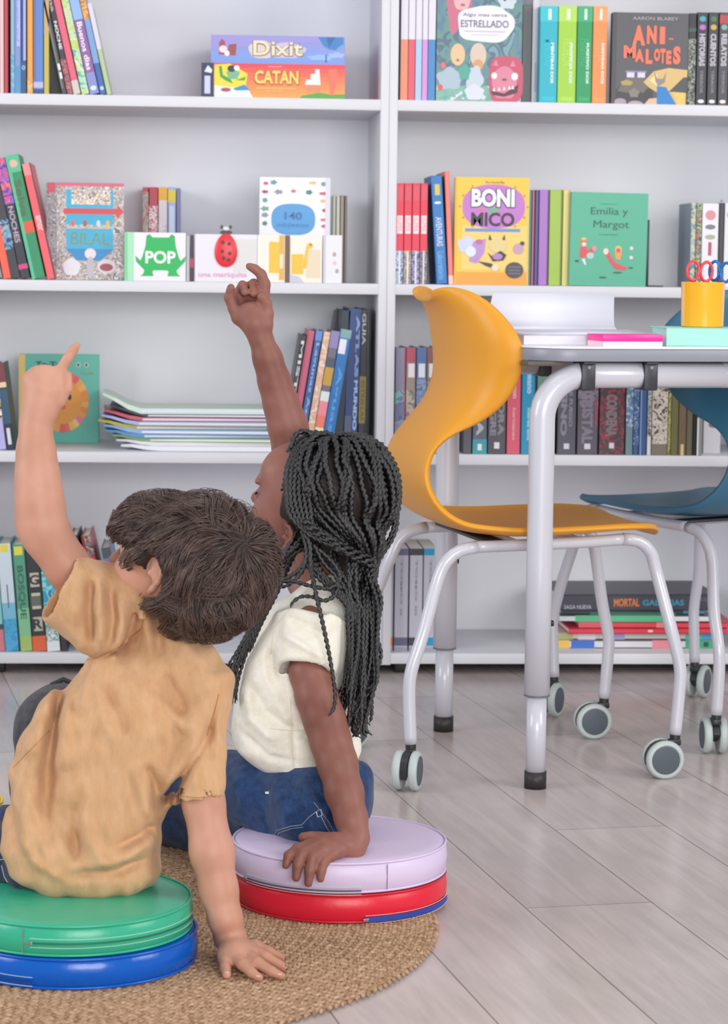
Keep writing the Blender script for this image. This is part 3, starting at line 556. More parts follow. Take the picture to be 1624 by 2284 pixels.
go(row(640,ZS[2],5.43,[
 (1538,1549,453,'#7f93a8','slim grey blue magazine behind the yellow cup',dict(hard=False,spine=[('a',0,1,['#7f93a8','#c8c99a','#5f7f9c','#b8c2cc'],50)])),
 (1550,1562,453,'#5d6a7c','slate slim book with a green and red print behind the yellow cup',dict(spine=[('a',0,1,['#5d6a7c','#a7b87a','#4f4f5c','#b86a6a'],60)])),
 (1563,1600,454,'#e9e6ed','thick white book with rose prints behind the yellow cup',dict(spine=[('e',.86,.06,'#dc8f98'),('e',.72,.03,'#7c7c84'),('e',.6,.03,'#a9b09c'),('s',.38,.54,'#c0485c',.4,.6)])),
 (1601,1612,453,'#3a3a42','black slim book behind the yellow cup'),
 (1613,1640,453,'#e6e2ea','white book with violet prints behind the cup at the frame edge',dict(spine=[('e',.86,.05,'#b08ac0'),('s',.35,.5,'#dc8f98',.4,.6)])),
]))
# ---- row 3 right
R3='on the third right shelf'
def dk(c,t_,c3='#8c8894'): return dict(spine=[('T',.2,.85,c3,t_,.15,.5),('T',.3,.75,c3,'DE FUEGO',.6,.8),('s',.06,.12,'#d6d4da',.35,.65)],d=.17)
go(row(1012,ZS[1],5.432,[
 (880,903,776,'#8f8ca6','grey lilac comic with a teal patch first '+R3,dict(spine=[('a',.1,.6,['#8f8ca6','#7fb8b0','#6f7a9c','#5f5f9c'],30),('s',0,1,'#b0405c',.88,1.)])),
 (904,926,776,'#a09288','grey comic with a dusty red top and a white badge '+R3,dict(spine=[('b',.86,1,'#b8586c'),('s',.72,.85,'#efe6ea',.2,.85),('a',.0,.6,['#a09288','#b7ae9c','#7f7a7c'],40),('s',0,1,'#54505c',.9,1.)])),
 (927,949,776,'#6f86b0','blue comic with a white badge '+R3,dict(spine=[('b',.86,1,'#5f78a8'),('s',.72,.85,'#e6ecf6',.2,.85),('a',.0,.7,['#6f86b0','#8f9fc0','#5f6f90'],40)])),
 (950,972,776,'#94806f','brown comic with a white badge partly behind the yellow chair '+R3,dict(spine=[('b',.86,1,'#8f5f60'),('s',.72,.85,'#ebe6e4',.2,.85),('a',.0,.7,['#94806f','#a89c84','#6f6a66'],40)])),
 (1033,1052,810,'#5a5662','dark grey novel left of the teal footed one '+R3,dict(d=.17)),
 (1054,1086,810,'#5c6470','grey novel with a teal foot '+R3,dict(d=.17,spine=[('b',0,.16,'#3aa0ae'),('s',.04,.11,'#e8f0f2',.35,.65),('T',.2,.9,'#b9bcc4','TIERRA',.25,.75)])),
 (1088,1128,810,'#4f4c56','charcoal wide novel with a heavy grey title '+R3,dict(d=.17,spine=[('T',.2,.75,'#8b8994','SANGRE',.1,.45),('T',.2,.8,'#8b8994','PIEDRA',.55,.9),('s',.06,.13,'#e8e6ec',.35,.65)])),
 (1130,1160,806,'#dd5a72','coral red novel '+R3,dict(d=.17,spine=[('T',.15,.5,'#eda0ac','hermanas',.4,.65),('T',.6,.9,'#f2b4bc','corazon',.4,.65)])),
 (1162,1194,806,'#1b93bd','turquoise blue novel '+R3,dict(d=.17,spine=[('T',.15,.5,'#9fd6e8','marea alta',.4,.65),('T',.65,.95,'#a9d0f2','oceano',.35,.65),('s',0,1,'#12365c',.9,1.)])),
 (1196,1230,806,'#69907f','sage green novel beside the table leg '+R3,dict(d=.17)),
 (1243,1284,808,'#55535f','charcoal fantasy novel right of the table leg '+R3,dk('#55535f','REINO')),
 (1287,1333,808,'#5c5460','charcoal fantasy novel with a reddish edge '+R3,dict(d=.17,spine=[('a',.5,.98,['#5c5460','#5c5460','#8f808c','#5c5460'],60),('T',.12,.7,'#837c8a','CRISTAL',.2,.75),('s',.06,.12,'#d6d4da',.35,.65),('s',.3,.6,'#9c4a5c',.86,.98)])),
 (1336,1392,808,'#4a3f46','wide dark red fantasy novel '+R3,dict(d=.17,spine=[('a',.0,1,['#4a3f46','#4a3f46','#963a4a','#4a3f46','#5c2c36'],45,),('T',.2,.65,'#7f7478','CONDENA',.25,.7),('s',.07,.13,'#d8d0d4',.4,.6)])),
 (1395,1411,808,'#6f8a94','grey green comic with a pale strip '+R3,dict(spine=[('a',.3,1,['#6f8a94','#c8c8c0','#6f8fc0','#5f7a84'],50)])),
 (1412,1424,808,'#3f5a8c','navy comic with a dotted line '+R3,dict(spine=[('a',.1,.95,['#3f5a8c','#3f5a8c','#a9c0d8'],220)])),
 (1425,1441,808,'#3c5c8e','blue grey comic beside the white edged one '+R3,dict(spine=[('s',0,1,'#7f9cc4',.1,.3)])),
 (1443,1452,808,'#dcdad9','white thin comic with a speckled edge '+R3,dict(spine=[('a',.2,.95,['#dcdad9','#3a3434','#dcdad9'],260)])),
 (1453,1488,808,'#7f7568','brown and cream tree patterned comic '+R3,dict(spine=[('a',.12,1,['#5a4c40','#c8bcb0','#d8ccc4','#4f4238'],60,)])),
 (1489,1495,808,'#d9d27f','yellow very thin dotted comic '+R3,dict(spine=[('a',0,1,['#d9d27f','#4a4630','#d9d27f'],260)])),
 (1496,1512,808,'#6f6c44','olive comic '+R3),(1513,1530,808,'#75604c','brown comic with a small figure at its foot '+R3,dict(spine=[('s',.0,.12,'#d8c68a',.3,.7)])),
 (1531,1544,808,'#6a6450','khaki comic '+R3),(1545,1553,808,'#201d1e','black thin comic '+R3),(1554,1566,808,'#8d9290','grey comic with a white edge last '+R3,dict(spine=[('s',0,.4,'#e6e6e8',.0,.3)])),
]))
for t,w,h in row(1005,ZS[1],5.5,[(1568,1606,800,'#e2dfe6','white book with a rose stain facing out, half behind the blue chair',dict(face=True,th=.02))]):
    f=Face(t,0,0,w,h); f.ell(.6,.35,.3,.08,W2('#b3809c')); f.ell(.6,.3,.3,.03,W2('#8a6a86')); f.done()
# ---- row 4 right
R4='on the bottom right shelf behind the chair leg'
go(row(1452,ZS[0],5.45,[(a,b_,1224,'#c6c4d2',lab,dict(hard=False,d=.2,spine=[('b',.935,1,c),('b',.0,.04,'#a9a8b6'),('b',.055,.135,c),('T',.35,.9,'#a09eb0',tt,.42,.58)])) for a,b_,c,tt,lab in [
 (860,876,'#ec7a42','TOMO','pale grey slim volume with orange ends '+R4),(879,909,'#6c6888','TOMO II','pale grey volume with violet grey ends '+R4),(912,941,'#34323f','TOMO III','pale grey volume with black ends '+R4),(943,973,'#129ccb','TOMO IV','pale grey volume with bright blue ends '+R4)]]))
z=ZS[0]
def flat(x0,x1,th,dy,col,lab,dd=.2,y=5.5,parts=(),turn=0):
    global z
    A=atY(x0,1440,y); B=atY(x1,1440,y); w=B.x-A.x
    t=thing('book',lab,'book',(A.x,y,z+.0004),math.radians(turn),group=None)
    bm=bmesh.new(); abox(bm,0,w,0,.002,0,th); abox(bm,0,w,0,dd,0,.0018); abox(bm,0,w,0,dd,th-.0018,th); bmo('cover',bm,W2(col),t)
    box('pages',.002,w-.002,.002,dd-.003,.0018,th-.0018,paper,t)
    f=Face(t,0,0,w,th)
    for u0,u1,v0,v1,c in parts: f.rect(u0,v0,u1,v1,W2(c) if isinstance(c,str) else c)
    f.done('spine_art'); z+=th+.0006; return t,w
flat(1237,1606,.018,0,'#d8d6dc','white board with yellow, blue and green edge sections at the bottom of the flat pile',y=5.5,parts=[(0,.09,0,1,'#edc05a'),(.1,.24,0,1,'#3f6fc4'),(.59,.7,0,1,'#ef8d98'),(.79,1,0,1,'#36ab78'),(.9,.93,.2,.8,'#3a3f44')])
flat(1242,1600,.015,0,'#cfd5d0','pale grey book with olive and violet sections second from the bottom of the flat pile',y=5.51,parts=[(.0,.1,0,1,'#b9b87c'),(.13,.24,0,1,'#e8e6ee'),(.3,.42,0,1,'#a7a2d8'),(.9,1,0,1,'#4aa6d0'),(.8,.9,0,1,'#5fc0a0')])
flat(1268,1622,.0125,0,'#df3a50','red book, lower of two in the flat pile',y=5.49,parts=[(.5,.53,.3,.7,'#f5d0c8'),(.9,.93,.3,.7,'#f5d0c8')],turn=1)
flat(1290,1634,.0125,0,'#e2434f','red book, upper of two in the flat pile',y=5.5,parts=[(0,.2,0,1,'#e05a68'),(.5,.62,0,1,'#ee8080')],turn=-1)
flat(1247,1596,.0145,0,'#dfe2ea','white and green book in the upper half of the flat pile',y=5.5,parts=[(.1,.72,0,1,'#5cb98a'),(.0,.1,.2,.8,'#cfd6de'),(.97,1,0,1,'#e06a7a')])
flat(1250,1570,.012,0,'#2f4a52','thin dark green book under the topmost of the flat pile',y=5.51,parts=[(.2,.8,0,.5,'#3f7f66'),(.85,1,.3,1,'#5fa0c4')])
t,w=flat(1246,1604,.036,0,'#3c3b48','thick dark book with orange and teal lettering on top of the flat pile',dd=.25,y=5.485,turn=2)
f=Face(t,0,0,w,.036); f.text('MORTAL',.34,.25,.5,.75,W2('#d9793a'),bold=.03); f.text('GALAXIAS',.52,.3,.78,.68,W2('#3a8fa8'),bold=.03); f.text('SAGA NUEVA',.03,.1,.2,.35,W2('#c9c6d4'),bold=.0,name='author'); f.text('tapa',.88,.5,.96,.8,W2('#6f6d80'),bold=.0,name='subtitle')
# ---- board games
A=atY(472,205,5.44)
for (x0,x1,y1,h,lab,kind) in [(449,769,213,.0735,'red and orange board game box with a yellow sunburst, under the blue one','a'),(470,768,140,.0605,'blue lavender board game box resting on the red game box','b')]:
    P=atY(x0,213,5.44); Q=atY(x1,213,5.44); w=Q.x-P.x; zz=ZS[3]+(0 if kind=='a' else .0737)
    t=thing('board_game_box',lab,'board game',(P.x,5.44 if kind=='a' else 5.445,zz+.0004),math.radians(-1.0))
    c={'a':'#e0442f','b':'#8391d6'}[kind]; dd=.295
    bm=bmesh.new(); abox(bm,0,w,0,dd,.004,h,.0008,1); bmo('lid',bm,W2(c,.35),t); box('tray',.0015,w-.0015,.0015,dd-.0015,0,.004,W2('#2a3350'),t)
    f=Face(t,0,.0,w,h)
    if kind=='a':
        n6=8
        for i in range(n6):
            a=i/n6; C=[lin('#e03142'),lin('#f4a23c')]; cc=tuple(C[0][q]*(1-a)+C[1][q]*a for q in range(3)); v1=1-i/n6; v0=1-(i+1)/n6
            f.rect(.09,v0,1,v1,mat(cc,.35))
        f.rect(0,0,.085,1,W2('#232f58')); f.poly([(.02,.74),(.045,.93),(.075,.8),(.07,.7)],W2('#dfe3f2')); f.rect(.022,.1,.062,.62,W2('#c7cdea'))
        f.poly([(.09,.3),(.09,.95),(.2,.98),(.32,.7),(.31,.35),(.2,.25)],W2('#f6d83c')); f.poly([(.09,0),(.09,.35),(.2,.3),(.32,.28),(.36,0)],W2('#dfe6ea')); f.poly([(.22,.26),(.3,.38),(.34,.22),(.24,.2)],W2('#2f8fc6'))
        f.poly([(.12,.9),(.14,.92),(.15,.65),(.2,.55),(.22,.4),(.17,.48),(.13,.6)],W2('#3f9f45')); f.ell(.22,.68,.045,.16,W2('#74b58a'),14,wob=.15); f.ell(.21,.84,.03,.1,W2('#2a2c34'),12); f.ell(.245,.86,.02,.08,W2('#f0eef2'),10); f.poly([(.24,.5),(.31,.62),(.3,.5)],W2('#3f9f45')); f.ell(.17,.22,.035,.06,W2('#b04a50'),12)
        f.poly([(.72,.4),(.73,.55),(.76,.55),(.76,.72),(.79,.72),(.79,.86),(.82,.86),(.83,.4)],W2('#f0eae4')); f.poly([(.72,.36),(.84,.36),(.82,.2),(.74,.2)],W2('#d98a62')); f.poly([(.68,.0),(.7,.08),(.82,.18),(.9,.12),(1,.14),(1,0)],W2('#58a03f'))
        f.poly([(.88,.86),(.94,.9),(.95,.6),(.92,.15),(.9,.15)],W2('#f4715a')); f.text('CATAN',.365,.38,.68,.8,W2('#a8441c'),bold=.06); f.text('CATAN',.37,.41,.675,.8,W2('#ffd564'),bold=.03,lift=.0004)
        f.rect(.38,.27,.66,.3,W2('#f9c36a')); f.text('el juego',.45,.16,.58,.23,W2('#fbd08a'),bold=0,lift=.0003,name='subtitle'); f.rect(.46,.9,.56,.93,W2('#f4908a'))
    else:
        f.rect(.0,.0,1,.45,W2('#7d9be0')); f.poly([(0,1),(0,.5),(.3,.6),(.6,.75),(1,.8),(1,1)],W2('#9a93d6')); 
        f.poly([(.06,.3),(.06,.72),(.08,.86),(.105,.78),(.11,.3)],W2('#a8484a')); f.poly([(.13,.28),(.13,.66),(.19,.7),(.185,.28)],W2('#9a4a44')); f.ell(.09,.5,.03,.13,W2('#f2d8e0'),10,wob=.2); f.ell(.12,.35,.02,.1,W2('#f0e4ea'),10)
        f.ell(.38,.5,.1,.32,W2('#dcc9c4'),24,wob=.05); f.ell(.56,.48,.15,.28,W2('#c9bcd6'),24,wob=.06)
        f.text('Dixit',.31,.26,.69,.82,W2('#5f4c78'),bold=.05); f.text('Dixit',.315,.29,.685,.82,W2('#e9dcb4'),bold=.02,lift=.0004)
        f.poly([(.8,.98),(.84,.68),(.88,.56),(.93,.52),(.97,.6),(.99,.8),(.99,.98)],W2('#2f7fc0')); f.poly([(.86,.98),(.88,.6),(.93,.98)],W2('#2a5fa8')); f.poly([(.93,.52),(.97,.6),(.99,.75),(.95,.62)],W2('#4fb0c4'))
        f.ell(.82,.25,.1,.1,W2('#93b8ec'),14,wob=.2); f.ell(.94,.34,.06,.1,W2('#9fb6ea'),14,wob=.2); f.rect(.855,.08,.865,.35,W2('#3f4fa0'))
    f.done('box_art')
# ================= TABLE =================
steel=mat('#c9c9d3',.28,spec=.6,coat=.3,name='painted_steel'); blackp=mat('#24252a',.45); grayp=mat('#8a8c98',.4)
ang=math.atan2(.197,.98)
tab=thing('school_table','white topped school table with grey tube legs and black feet','table',(.601,4.217,0),ang)
L,Wd=.66,.545; TZ=.772
def rrect(x0,x1,y0,y1,r,n=8):
    o=[]
    for cx,cy,a in ((x1-r,y0+r,-90),(x1-r,y1-r,0),(x0+r,y1-r,90),(x0+r,y0+r,180)):
        for i in range(n+1): t=math.radians(a+90*i/n); o.append((cx+r*math.cos(t),cy+r*math.sin(t)))
    return o
def slab(name,out,z0,z1,m,parent,bev=.0015):
    bm=bmesh.new(); vs=[bm.verts.new((x,y,z0)) for x,y in out]; f=bm.faces.new(vs); 
    r=bmesh.ops.extrude_face_region(bm,geom=[f]); 
    for v in r['geom']:
        if isinstance(v,bmesh.types.BMVert): v.co.z=z1
    bmesh.ops.recalc_face_normals(bm,faces=bm.faces[:])
    if bev:
        es=[e for e in bm.edges if abs(e.verts[0].co.z-e.verts[1].co.z)<1e-6]
        bmesh.ops.bevel(bm,geom=es,offset=bev,segments=2,profile=.5,affect='EDGES')
    return bmo(name,bm,m,parent,auto=.6)
slab('tabletop',rrect(-.029,L+.045,-.035,Wd+.03,.085),TZ-.004,TZ,mat('#e9e9ef',.3),tab,.001)
slab('edge_band',rrect(-.029,L+.045,-.035,Wd+.03,.085),TZ-.0255,TZ-.0043,mat('#8e909c',.35),tab,.002)
for ix,x in enumerate((0,L)):
    for iy,y in enumerate((0,Wd)):
        s=1 if ix==0 else -1; R=.075; zc=TZ-.05
        pth=[(x,y,.165),(x,y,.4),(x,y,zc-R)]+[(x+s*(R-R*math.cos(a)),y,zc-R+R*math.sin(a)) for a in np.linspace(.15,math.pi/2,10)]+[(x+s*.33,y,zc)]
        lg=tube('leg',pth,.0225,steel,tab,24)
        tube('leg_extension',[(x,y,.02),(x,y,.17)],.0175,steel,lg,24); tube('foot_cap',[(x,y,0),(x,y,.03)],.0195,mat('#2a2728',.5),lg,24)
        lathe('leg_collar',[(.0195,0),(.0228,0),(.0228,.003),(.0195,.003)],mat('#6a6a72',.4),lg,24).location=(x,y,.163)
        for dx in (.075,.19):
            xx=x+s*dx; bm=bmesh.new(); abox(bm,xx-.011,xx+.011,y-.03,y+.03,TZ-.031,TZ-.0256,.002); abox(bm,xx-.013,xx+.013,y-.0255,y+.0255,zc-.026,TZ-.028,.004)
            bmo('clamp',bm,mat('#33353d',.4),tab,auto=.6)
            lathe('screw',[(0,-.003),(.003,-.003),(.003,0),(0,0)],mat('#d8d8dc',.2,metal=1),tab,12).matrix_local=Matrix.Translation((xx,y-.026,TZ-.036))@Matrix.Rotation(math.pi/2,4,'X')
for x in (.28,L-.28): tube('cross_bar',[(x,0,TZ-.05),(x,Wd,TZ-.05)],.018,steel,tab,20)
box('reflection_strip',-.035,.03,-.02,.02,TZ-.034,TZ-.0256,mat('#5a5048',.5),tab,.002)  # bronze strip, its colour stands for a dark reflection at the corner
lathe('lock_screw',[(0,-.006),(.005,-.005),(.006,0),(0,0)],blackp,tab,16).matrix_local=Matrix.Translation((.0205,Wd,.335))@Matrix.Rotation(math.pi/2,4,'Y')@Matrix.Rotation(math.pi,4,'X')
lathe('lock_screw',[(0,-.006),(.005,-.005),(.006,0),(0,0)],blackp,tab,16).matrix_local=Matrix.Translation((.0225,0,.29))@Matrix.Rotation(math.pi/2,4,'Y')@Matrix.Rotation(math.pi,4,'X')
TM=Matrix.Translation((.601,4.217,0))@Matrix.Rotation(ang,4,'Z')
def on_tab(x,y,z=TZ): return TM@Vector((x,y,z))
# open sheets
pm=mat('#e6e6f4',.7)
t=thing('open_magazine','open white magazine with one page curling up on the table','magazine',on_tab(-.015,.06),ang)
def sheet(name,prof,x0,x1,m,skew=0,th=.0006,n=6):
    vs=[];fs=[];N=len(prof)
    for s_ in (0,1):
        for i,(y,z) in enumerate(prof):
            a,b_=prof[max(0,i-1)],prof[min(N-1,i+1)]; dy,dz=b_[0]-a[0],b_[1]-a[1]; q=math.hypot(dy,dz)
            ny,nz=-dz/q*th*s_,dy/q*th*s_
            k=i/(N-1)
            vs+=[(x0+skew*k,y+ny,z+nz),(x1+skew*k*.4,y+ny,z+nz)]
    for i in range(N-1): a=2*i; fs.append((a,a+1,a+3,a+2)); b_=2*N+2*i; fs.append((b_,b_+2,b_+3,b_+1)); fs.append((a,a+2,b_+2,b_)); fs.append((a+1,b_+1,b_+3,a+3))
    fs.append((0,2*N,2*N+1,1)); e=2*N-2; fs.append((e,e+1,e+1+2*N,e+2*N))
    return pyd(name,vs,fs,m,t,True)
for k in range(3): sheet('page',[(0,.0165+.0012*k),(.08,.0175+.0012*k),(.15,.0185+.0012*k),(.2,.020+.001*k)],0.0,.275-.004*k,pm)
box('page_block',.0,.272,.001,.2,.0003,.0162,mat('#dcdbe4',.6),t)
for k in range(2): sheet('page',[(.2,.0205+.001*k),(.222,.027),(.234,.04+.002*k),(.243,.062),(.250,.087-.003*k)],-.006,.25,pm,skew=.03)
t=thing('notepad','neon pink edged notepad lying at the near edge of the table','notepad',on_tab(.098,-.028),ang+math.radians(1))
box('cover',0,.112,0,.075,.009,.021,mat('#ff2f9c',.35,name='neon'),t,.001); box('pages',.001,.111,.001,.074,.0,.009,mat('#f3d6e0',.6),t)
t=thing('notebook','mint green notebook lying under the yellow cup','notebook',on_tab(.226,.0),ang-math.radians(8))
bm=bmesh.new(); abox(bm,0,.25,0,.12,.0,.002,.0005,1); abox(bm,0,.25,0,.12,.031,.033,.0005,1); abox(bm,0,.25,0,.0025,.0,.033,.0008,1); bmo('cover',bm,mat('#9fdccf',.45),t)
box('pages',.004,.247,.004,.117,.002,.031,mat('#b9e6de',.7),t)
P=on_tab(.312,.045,TZ+.0334)
t=thing('pencil_cup','glossy yellow pencil cup standing on the mint notebook','cup',P)
lathe('cup_wall',[(0,0),(.036,0),(.0375,.002),(.0385,.077),(.0388,.0785),(.038,.079),(.0368,.077),(.036,.004),(0,.004)],mat('#f6b62c',.15,coat=.6),t,64)
def scissor(lab,col,dx,dy,tilt,rz):
    t=thing('scissors',lab,'scissors',P+Vector((dx,dy,.004)),rot=(0,math.radians(tilt),rz)); m=mat(col,.3)
    for s in (-1,1):
        loop=[(s*.013+.0115*math.cos(a),0,.094+.017*math.sin(a)) for a in np.linspace(0,2*math.pi,25)]
        vs,fs=tube_geo(loop,.0028,8,cap=False); pyd('handle',vs,fs,m,t,True)
        vs=[(s*.001,-.001*s,.07),(s*.007,-.001*s,.078),(s*.001,-.001*s-.0008,0),(s*.004,-.001*s,.03)]
        bm=bmesh.new(); q=[bm.verts.new(v) for v in ((s*.006,.0008*s,.08),(0,.0008*s,.07),(0,.0008*s,.0),(s*.004,.0008*s,.02))]; f=bm.faces.new(q); r=bmesh.ops.extrude_face_region(bm,geom=[f])
        for v in r['geom']:
            if isinstance(v,bmesh.types.BMVert): v.co.y+=.001*s
        bmo('blade',bm,mat('#b8b8c0',.25,metal=1),t)
scissor('red handled scissors standing at the left of the yellow cup','#ea4550',-.012,-.004,3,.25)
scissor('blue handled scissors standing at the right of the yellow cup','#1877c9',.024,.008,6,-.9)
# ================= CHAIRS =================
def make_chair(name,label,col,colname,loc,rz,casters):
    t=thing(name,label,'chair',loc,rz)
    prof=[(.226,.429),(.220,.437),(.2,.444),(.14,.4435),(.06,.438),(-.03,.434),(-.1,.438),(-.155,.451),(-.190,.476),(-.211,.512),(-.216,.55),(-.205,.592),(-.182,.630),(-.158,.664),(-.142,.700),(-.138,.738),(-.142,.775),(-.150,.812),(-.162,.836),(-.174,.847),(-.184,.848)]
    hw=[.10,.14,.172,.195,.203,.203,.198,.186,.170,.152,.142,.138,.142,.158,.180,.196,.196,.172,.13,.09,.06]
    curl=[.004,.006,.008,.012,.016,.018,.018,.012,.008,.006,.006,.01,.025,.05,.074,.086,.083,.062,.045,.025,.015]
    from bisect import bisect
    sp=spl([(a,b_,0) for a,b_ in prof],.012); n0=len(prof); 
    # resample width/curl on the same parameter
    tt=[0.0]
    for i in range(1,n0): tt.append(tt[-1]+math.hypot(prof[i][0]-prof[i-1][0],prof[i][1]-prof[i-1][1]))
    ss=[0.0]
    for i in range(1,len(sp)): ss.append(ss[-1]+float(np.linalg.norm(sp[i]-sp[i-1])))
    ks=np.array(ss)/ss[-1]; kt=np.array(tt)/tt[-1]
    HW=np.interp(ks,kt,hw); CU=np.interp(ks,kt,curl)
    for arr in (HW,CU):
        for _ in range(3): arr[1:-1]=(arr[:-2]+2*arr[1:-1]+arr[2:])/4
    N=len(sp); U=np.linspace(-1,1,25); vs=[];fs=[]
    for i in range(N):
        a=sp[max(0,i-1)];b_=sp[min(N-1,i+1)]; tx,tz=b_[0]-a[0],b_[1]-a[1]; q=math.hypot(tx,tz); 
        nx,nz=tz/q,-tx/q            # points forward / up
        for u in U:
            lat=HW[i]*math.sin(u*math.pi/2*.98)/math.sin(math.pi/2*.98); e=abs(u)**2.2; off=CU[i]*e
            vs.append((sp[i][0]+nx*off,lat,sp[i][1]+nz*off))
    M_=len(U)
    for i in range(N-1):
        for j in range(M_-1): a=i*M_+j; fs.append((a,a+1,a+M_+1,a+M_))
    sh=pyd('seat_shell',vs,fs,mat(col,.38,spec=.4,bump=.15,bscale=900,name='moulded_plastic'),t,True)
    md=sh.modifiers.new('thick','SOLIDIFY'); md.thickness=.0105; md.offset=0
    md=sh.modifiers.new('sub','SUBSURF'); md.levels=1; md.render_levels=1
    # frame and legs
    fr=[]
    for s in (-1,1):
        y=s*.165
        rail=spl([(-.13,y,.418),(-.03,y,.4205),(.08,y,.424),(.15,y,.428)],.02); fr.append((rail,.0105))
    fr.append(([(-.05,-.165,.4205),(-.05,.165,.4205)],.009)); fr.append(([(.07,-.165,.4225),(.07,.165,.4225)],.009))
    vs=[];fs=[]
    for p,r in fr:
        v,f=tube_geo(p,r,14); b0=len(vs); vs+=v; fs+=[tuple(i+b0 for i in q) for q in f]
    pyd('seat_frame',vs,fs,steel,t,True)
    box('seat_mount',-.11,-.07,-.16,.16,.423,.4285,mat('#3a3a40',.5),t,.001)
    for s in (-1,1):
        y=s*.165; Y=s*.19
        tube('leg',spl([(-.125,y,.418),(-.155,y,.412),(-.178,y,.395),(-.195,y,.36),(-.225,Y*.97,.27),(-.247,Y,.205),(-.25,Y,.16),(-.246,Y,.078)],.012),.0112,steel,t,18)
        tube('leg',spl([(.145,y,.428),(.175,y,.424),(.198,y,.405),(.21,y,.37),(.233,Y*.97,.27),(.25,Y,.2),(.25,Y,.16),(.244,Y,.078)],.012),.0112,steel,t,18)
    ring=mat('#b9c4c2',.45); hub=mat('#4f5862',.5); dark=mat('#2a2b2f',.4)
    for (x,y,r) in casters:
        c=bpy.data.objects.new('caster',None)
        bm=bmesh.new(); 
        # housing between the wheels with a stem
        hs=[]
        for a in np.linspace(math.radians(10),math.radians(200),12): hs.append((.022*-1+.033*math.cos(a),.035+.033*math.sin(a)))
        q=[bm.verts.new((a,-.006,b_)) for a,b_ in hs+[(-.05,.03),(-.022,.022),(.0,.03)]]
        f=bm.faces.new(q); rr=bmesh.ops.extrude_face_region(bm,geom=[f])
        for v in rr['geom']:
            if isinstance(v,bmesh.types.BMVert): v.co.y=.006
        bmesh.ops.recalc_face_normals(bm,faces=bm.faces[:])
        abox(bm,-.012,.010,-.008,.008,.058,.070,.003)
        rr=bmesh.ops.create_cone(bm,segments=16,radius1=.0095,radius2=.0095,depth=.008,cap_ends=True)
        for v in rr['verts']: v.co.z+=.074
        h=bmo('caster',bm,dark,t,auto=.5); h.matrix_local=Matrix.Translation((x,y,0))@Matrix.Rotation(r,4,'Z')
        for s in (-1,1):
            w=lathe('wheel',[(0,-.0075),(.027,-.0075),(.0315,-.007),(.0342,-.004),(.035,0),(.0342,.004),(.0315,.007),(.0275,.0078),(.0265,.0068),(0,.0068)],ring,h,48)
            WM=Matrix.Translation((-.022,s*.0145,.035))@Matrix.Rotation(math.pi/2*(-s),4,'X'); w.matrix_local=WM
            d=lathe('hub_disc',[(0,.0085),(.022,.0085),(.0255,.0078),(.0258,.0066),(0,.0066)],hub,h,40); d.matrix_local=WM
    return t
yc=make_chair('school_chair','yellow orange S shaped school chair on casters left of the table','#e19a2a','yellow',(.591,4.45,0),math.radians(10),
  [(.244,-.19,math.radians(-4)),(.244,.19,math.radians(-6)),(-.246,-.19,math.radians(62)),(-.246,.19,math.radians(30))])
g=np.array([-.5,.866]); sd=np.array([.866,.5]); Dp=np.array([.735,4.93])
cen=Dp-.247*g+.19*sd
make_chair('school_chair','blue S shaped school chair on casters behind the table at the right edge','#396f8c','blue',(cen[0],cen[1],0),math.atan2(g[1],g[0]),
  [(.244,.19,math.radians(-60)),(.244,-.19,math.radians(120)),(-.246,.19,math.radians(150)),(-.246,-.19,math.radians(70))])
# ================= RUG =================
RC=(-.268,3.344); RR_=.609
rm=bpy.data.materials.new('braided_jute'); n,l=nt(rm); b=n['Principled BSDF']; b.inputs['Roughness'].default_value=.95; b.inputs['Specular IOR Level'].default_value=.1
tc=n.new('ShaderNodeTexCoord'); ns=n.new('ShaderNodeTexNoise'); ns.inputs['Scale'].default_value=130; ns.inputs['Detail'].default_value=3; l.new(tc.outputs['Object'],ns.inputs['Vector'])
cr=n.new('ShaderNodeValToRGB'); cr.color_ramp.elements[0].position=.3; cr.color_ramp.elements[1].position=.7; cr.color_ramp.elements[0].color=(*lin('#967459'),1); cr.color_ramp.elements[1].color=(*lin('#d0ae90'),1)
l.new(ns.outputs['Fac'],cr.inputs['Fac']); l.new(cr.outputs['Color'],b.inputs['Base Color'])
bp=n.new('ShaderNodeBump'); bp.inputs['Strength'].default_value=.5; bp.inputs['Distance'].default_value=.0015; n2=n.new('ShaderNodeTexNoise'); n2.inputs['Scale'].default_value=600; l.new(tc.outputs['Object'],n2.inputs['Vector']); l.new(n2.outputs['Fac'],bp.inputs['Height']); l.new(bp.outputs['Normal'],b.inputs['Normal'])
rug=thing('round_rug','round braided jute rug under the children and their cushions','rug',(*RC,0)); 
slab('rug_backing',[((RR_-.006)*math.cos(a),(RR_-.006)*math.sin(a)) for a in np.linspace(0,2*math.pi,160,endpoint=False)],.0002,.0035,mat('#9a7a5e',.95),rug,0)
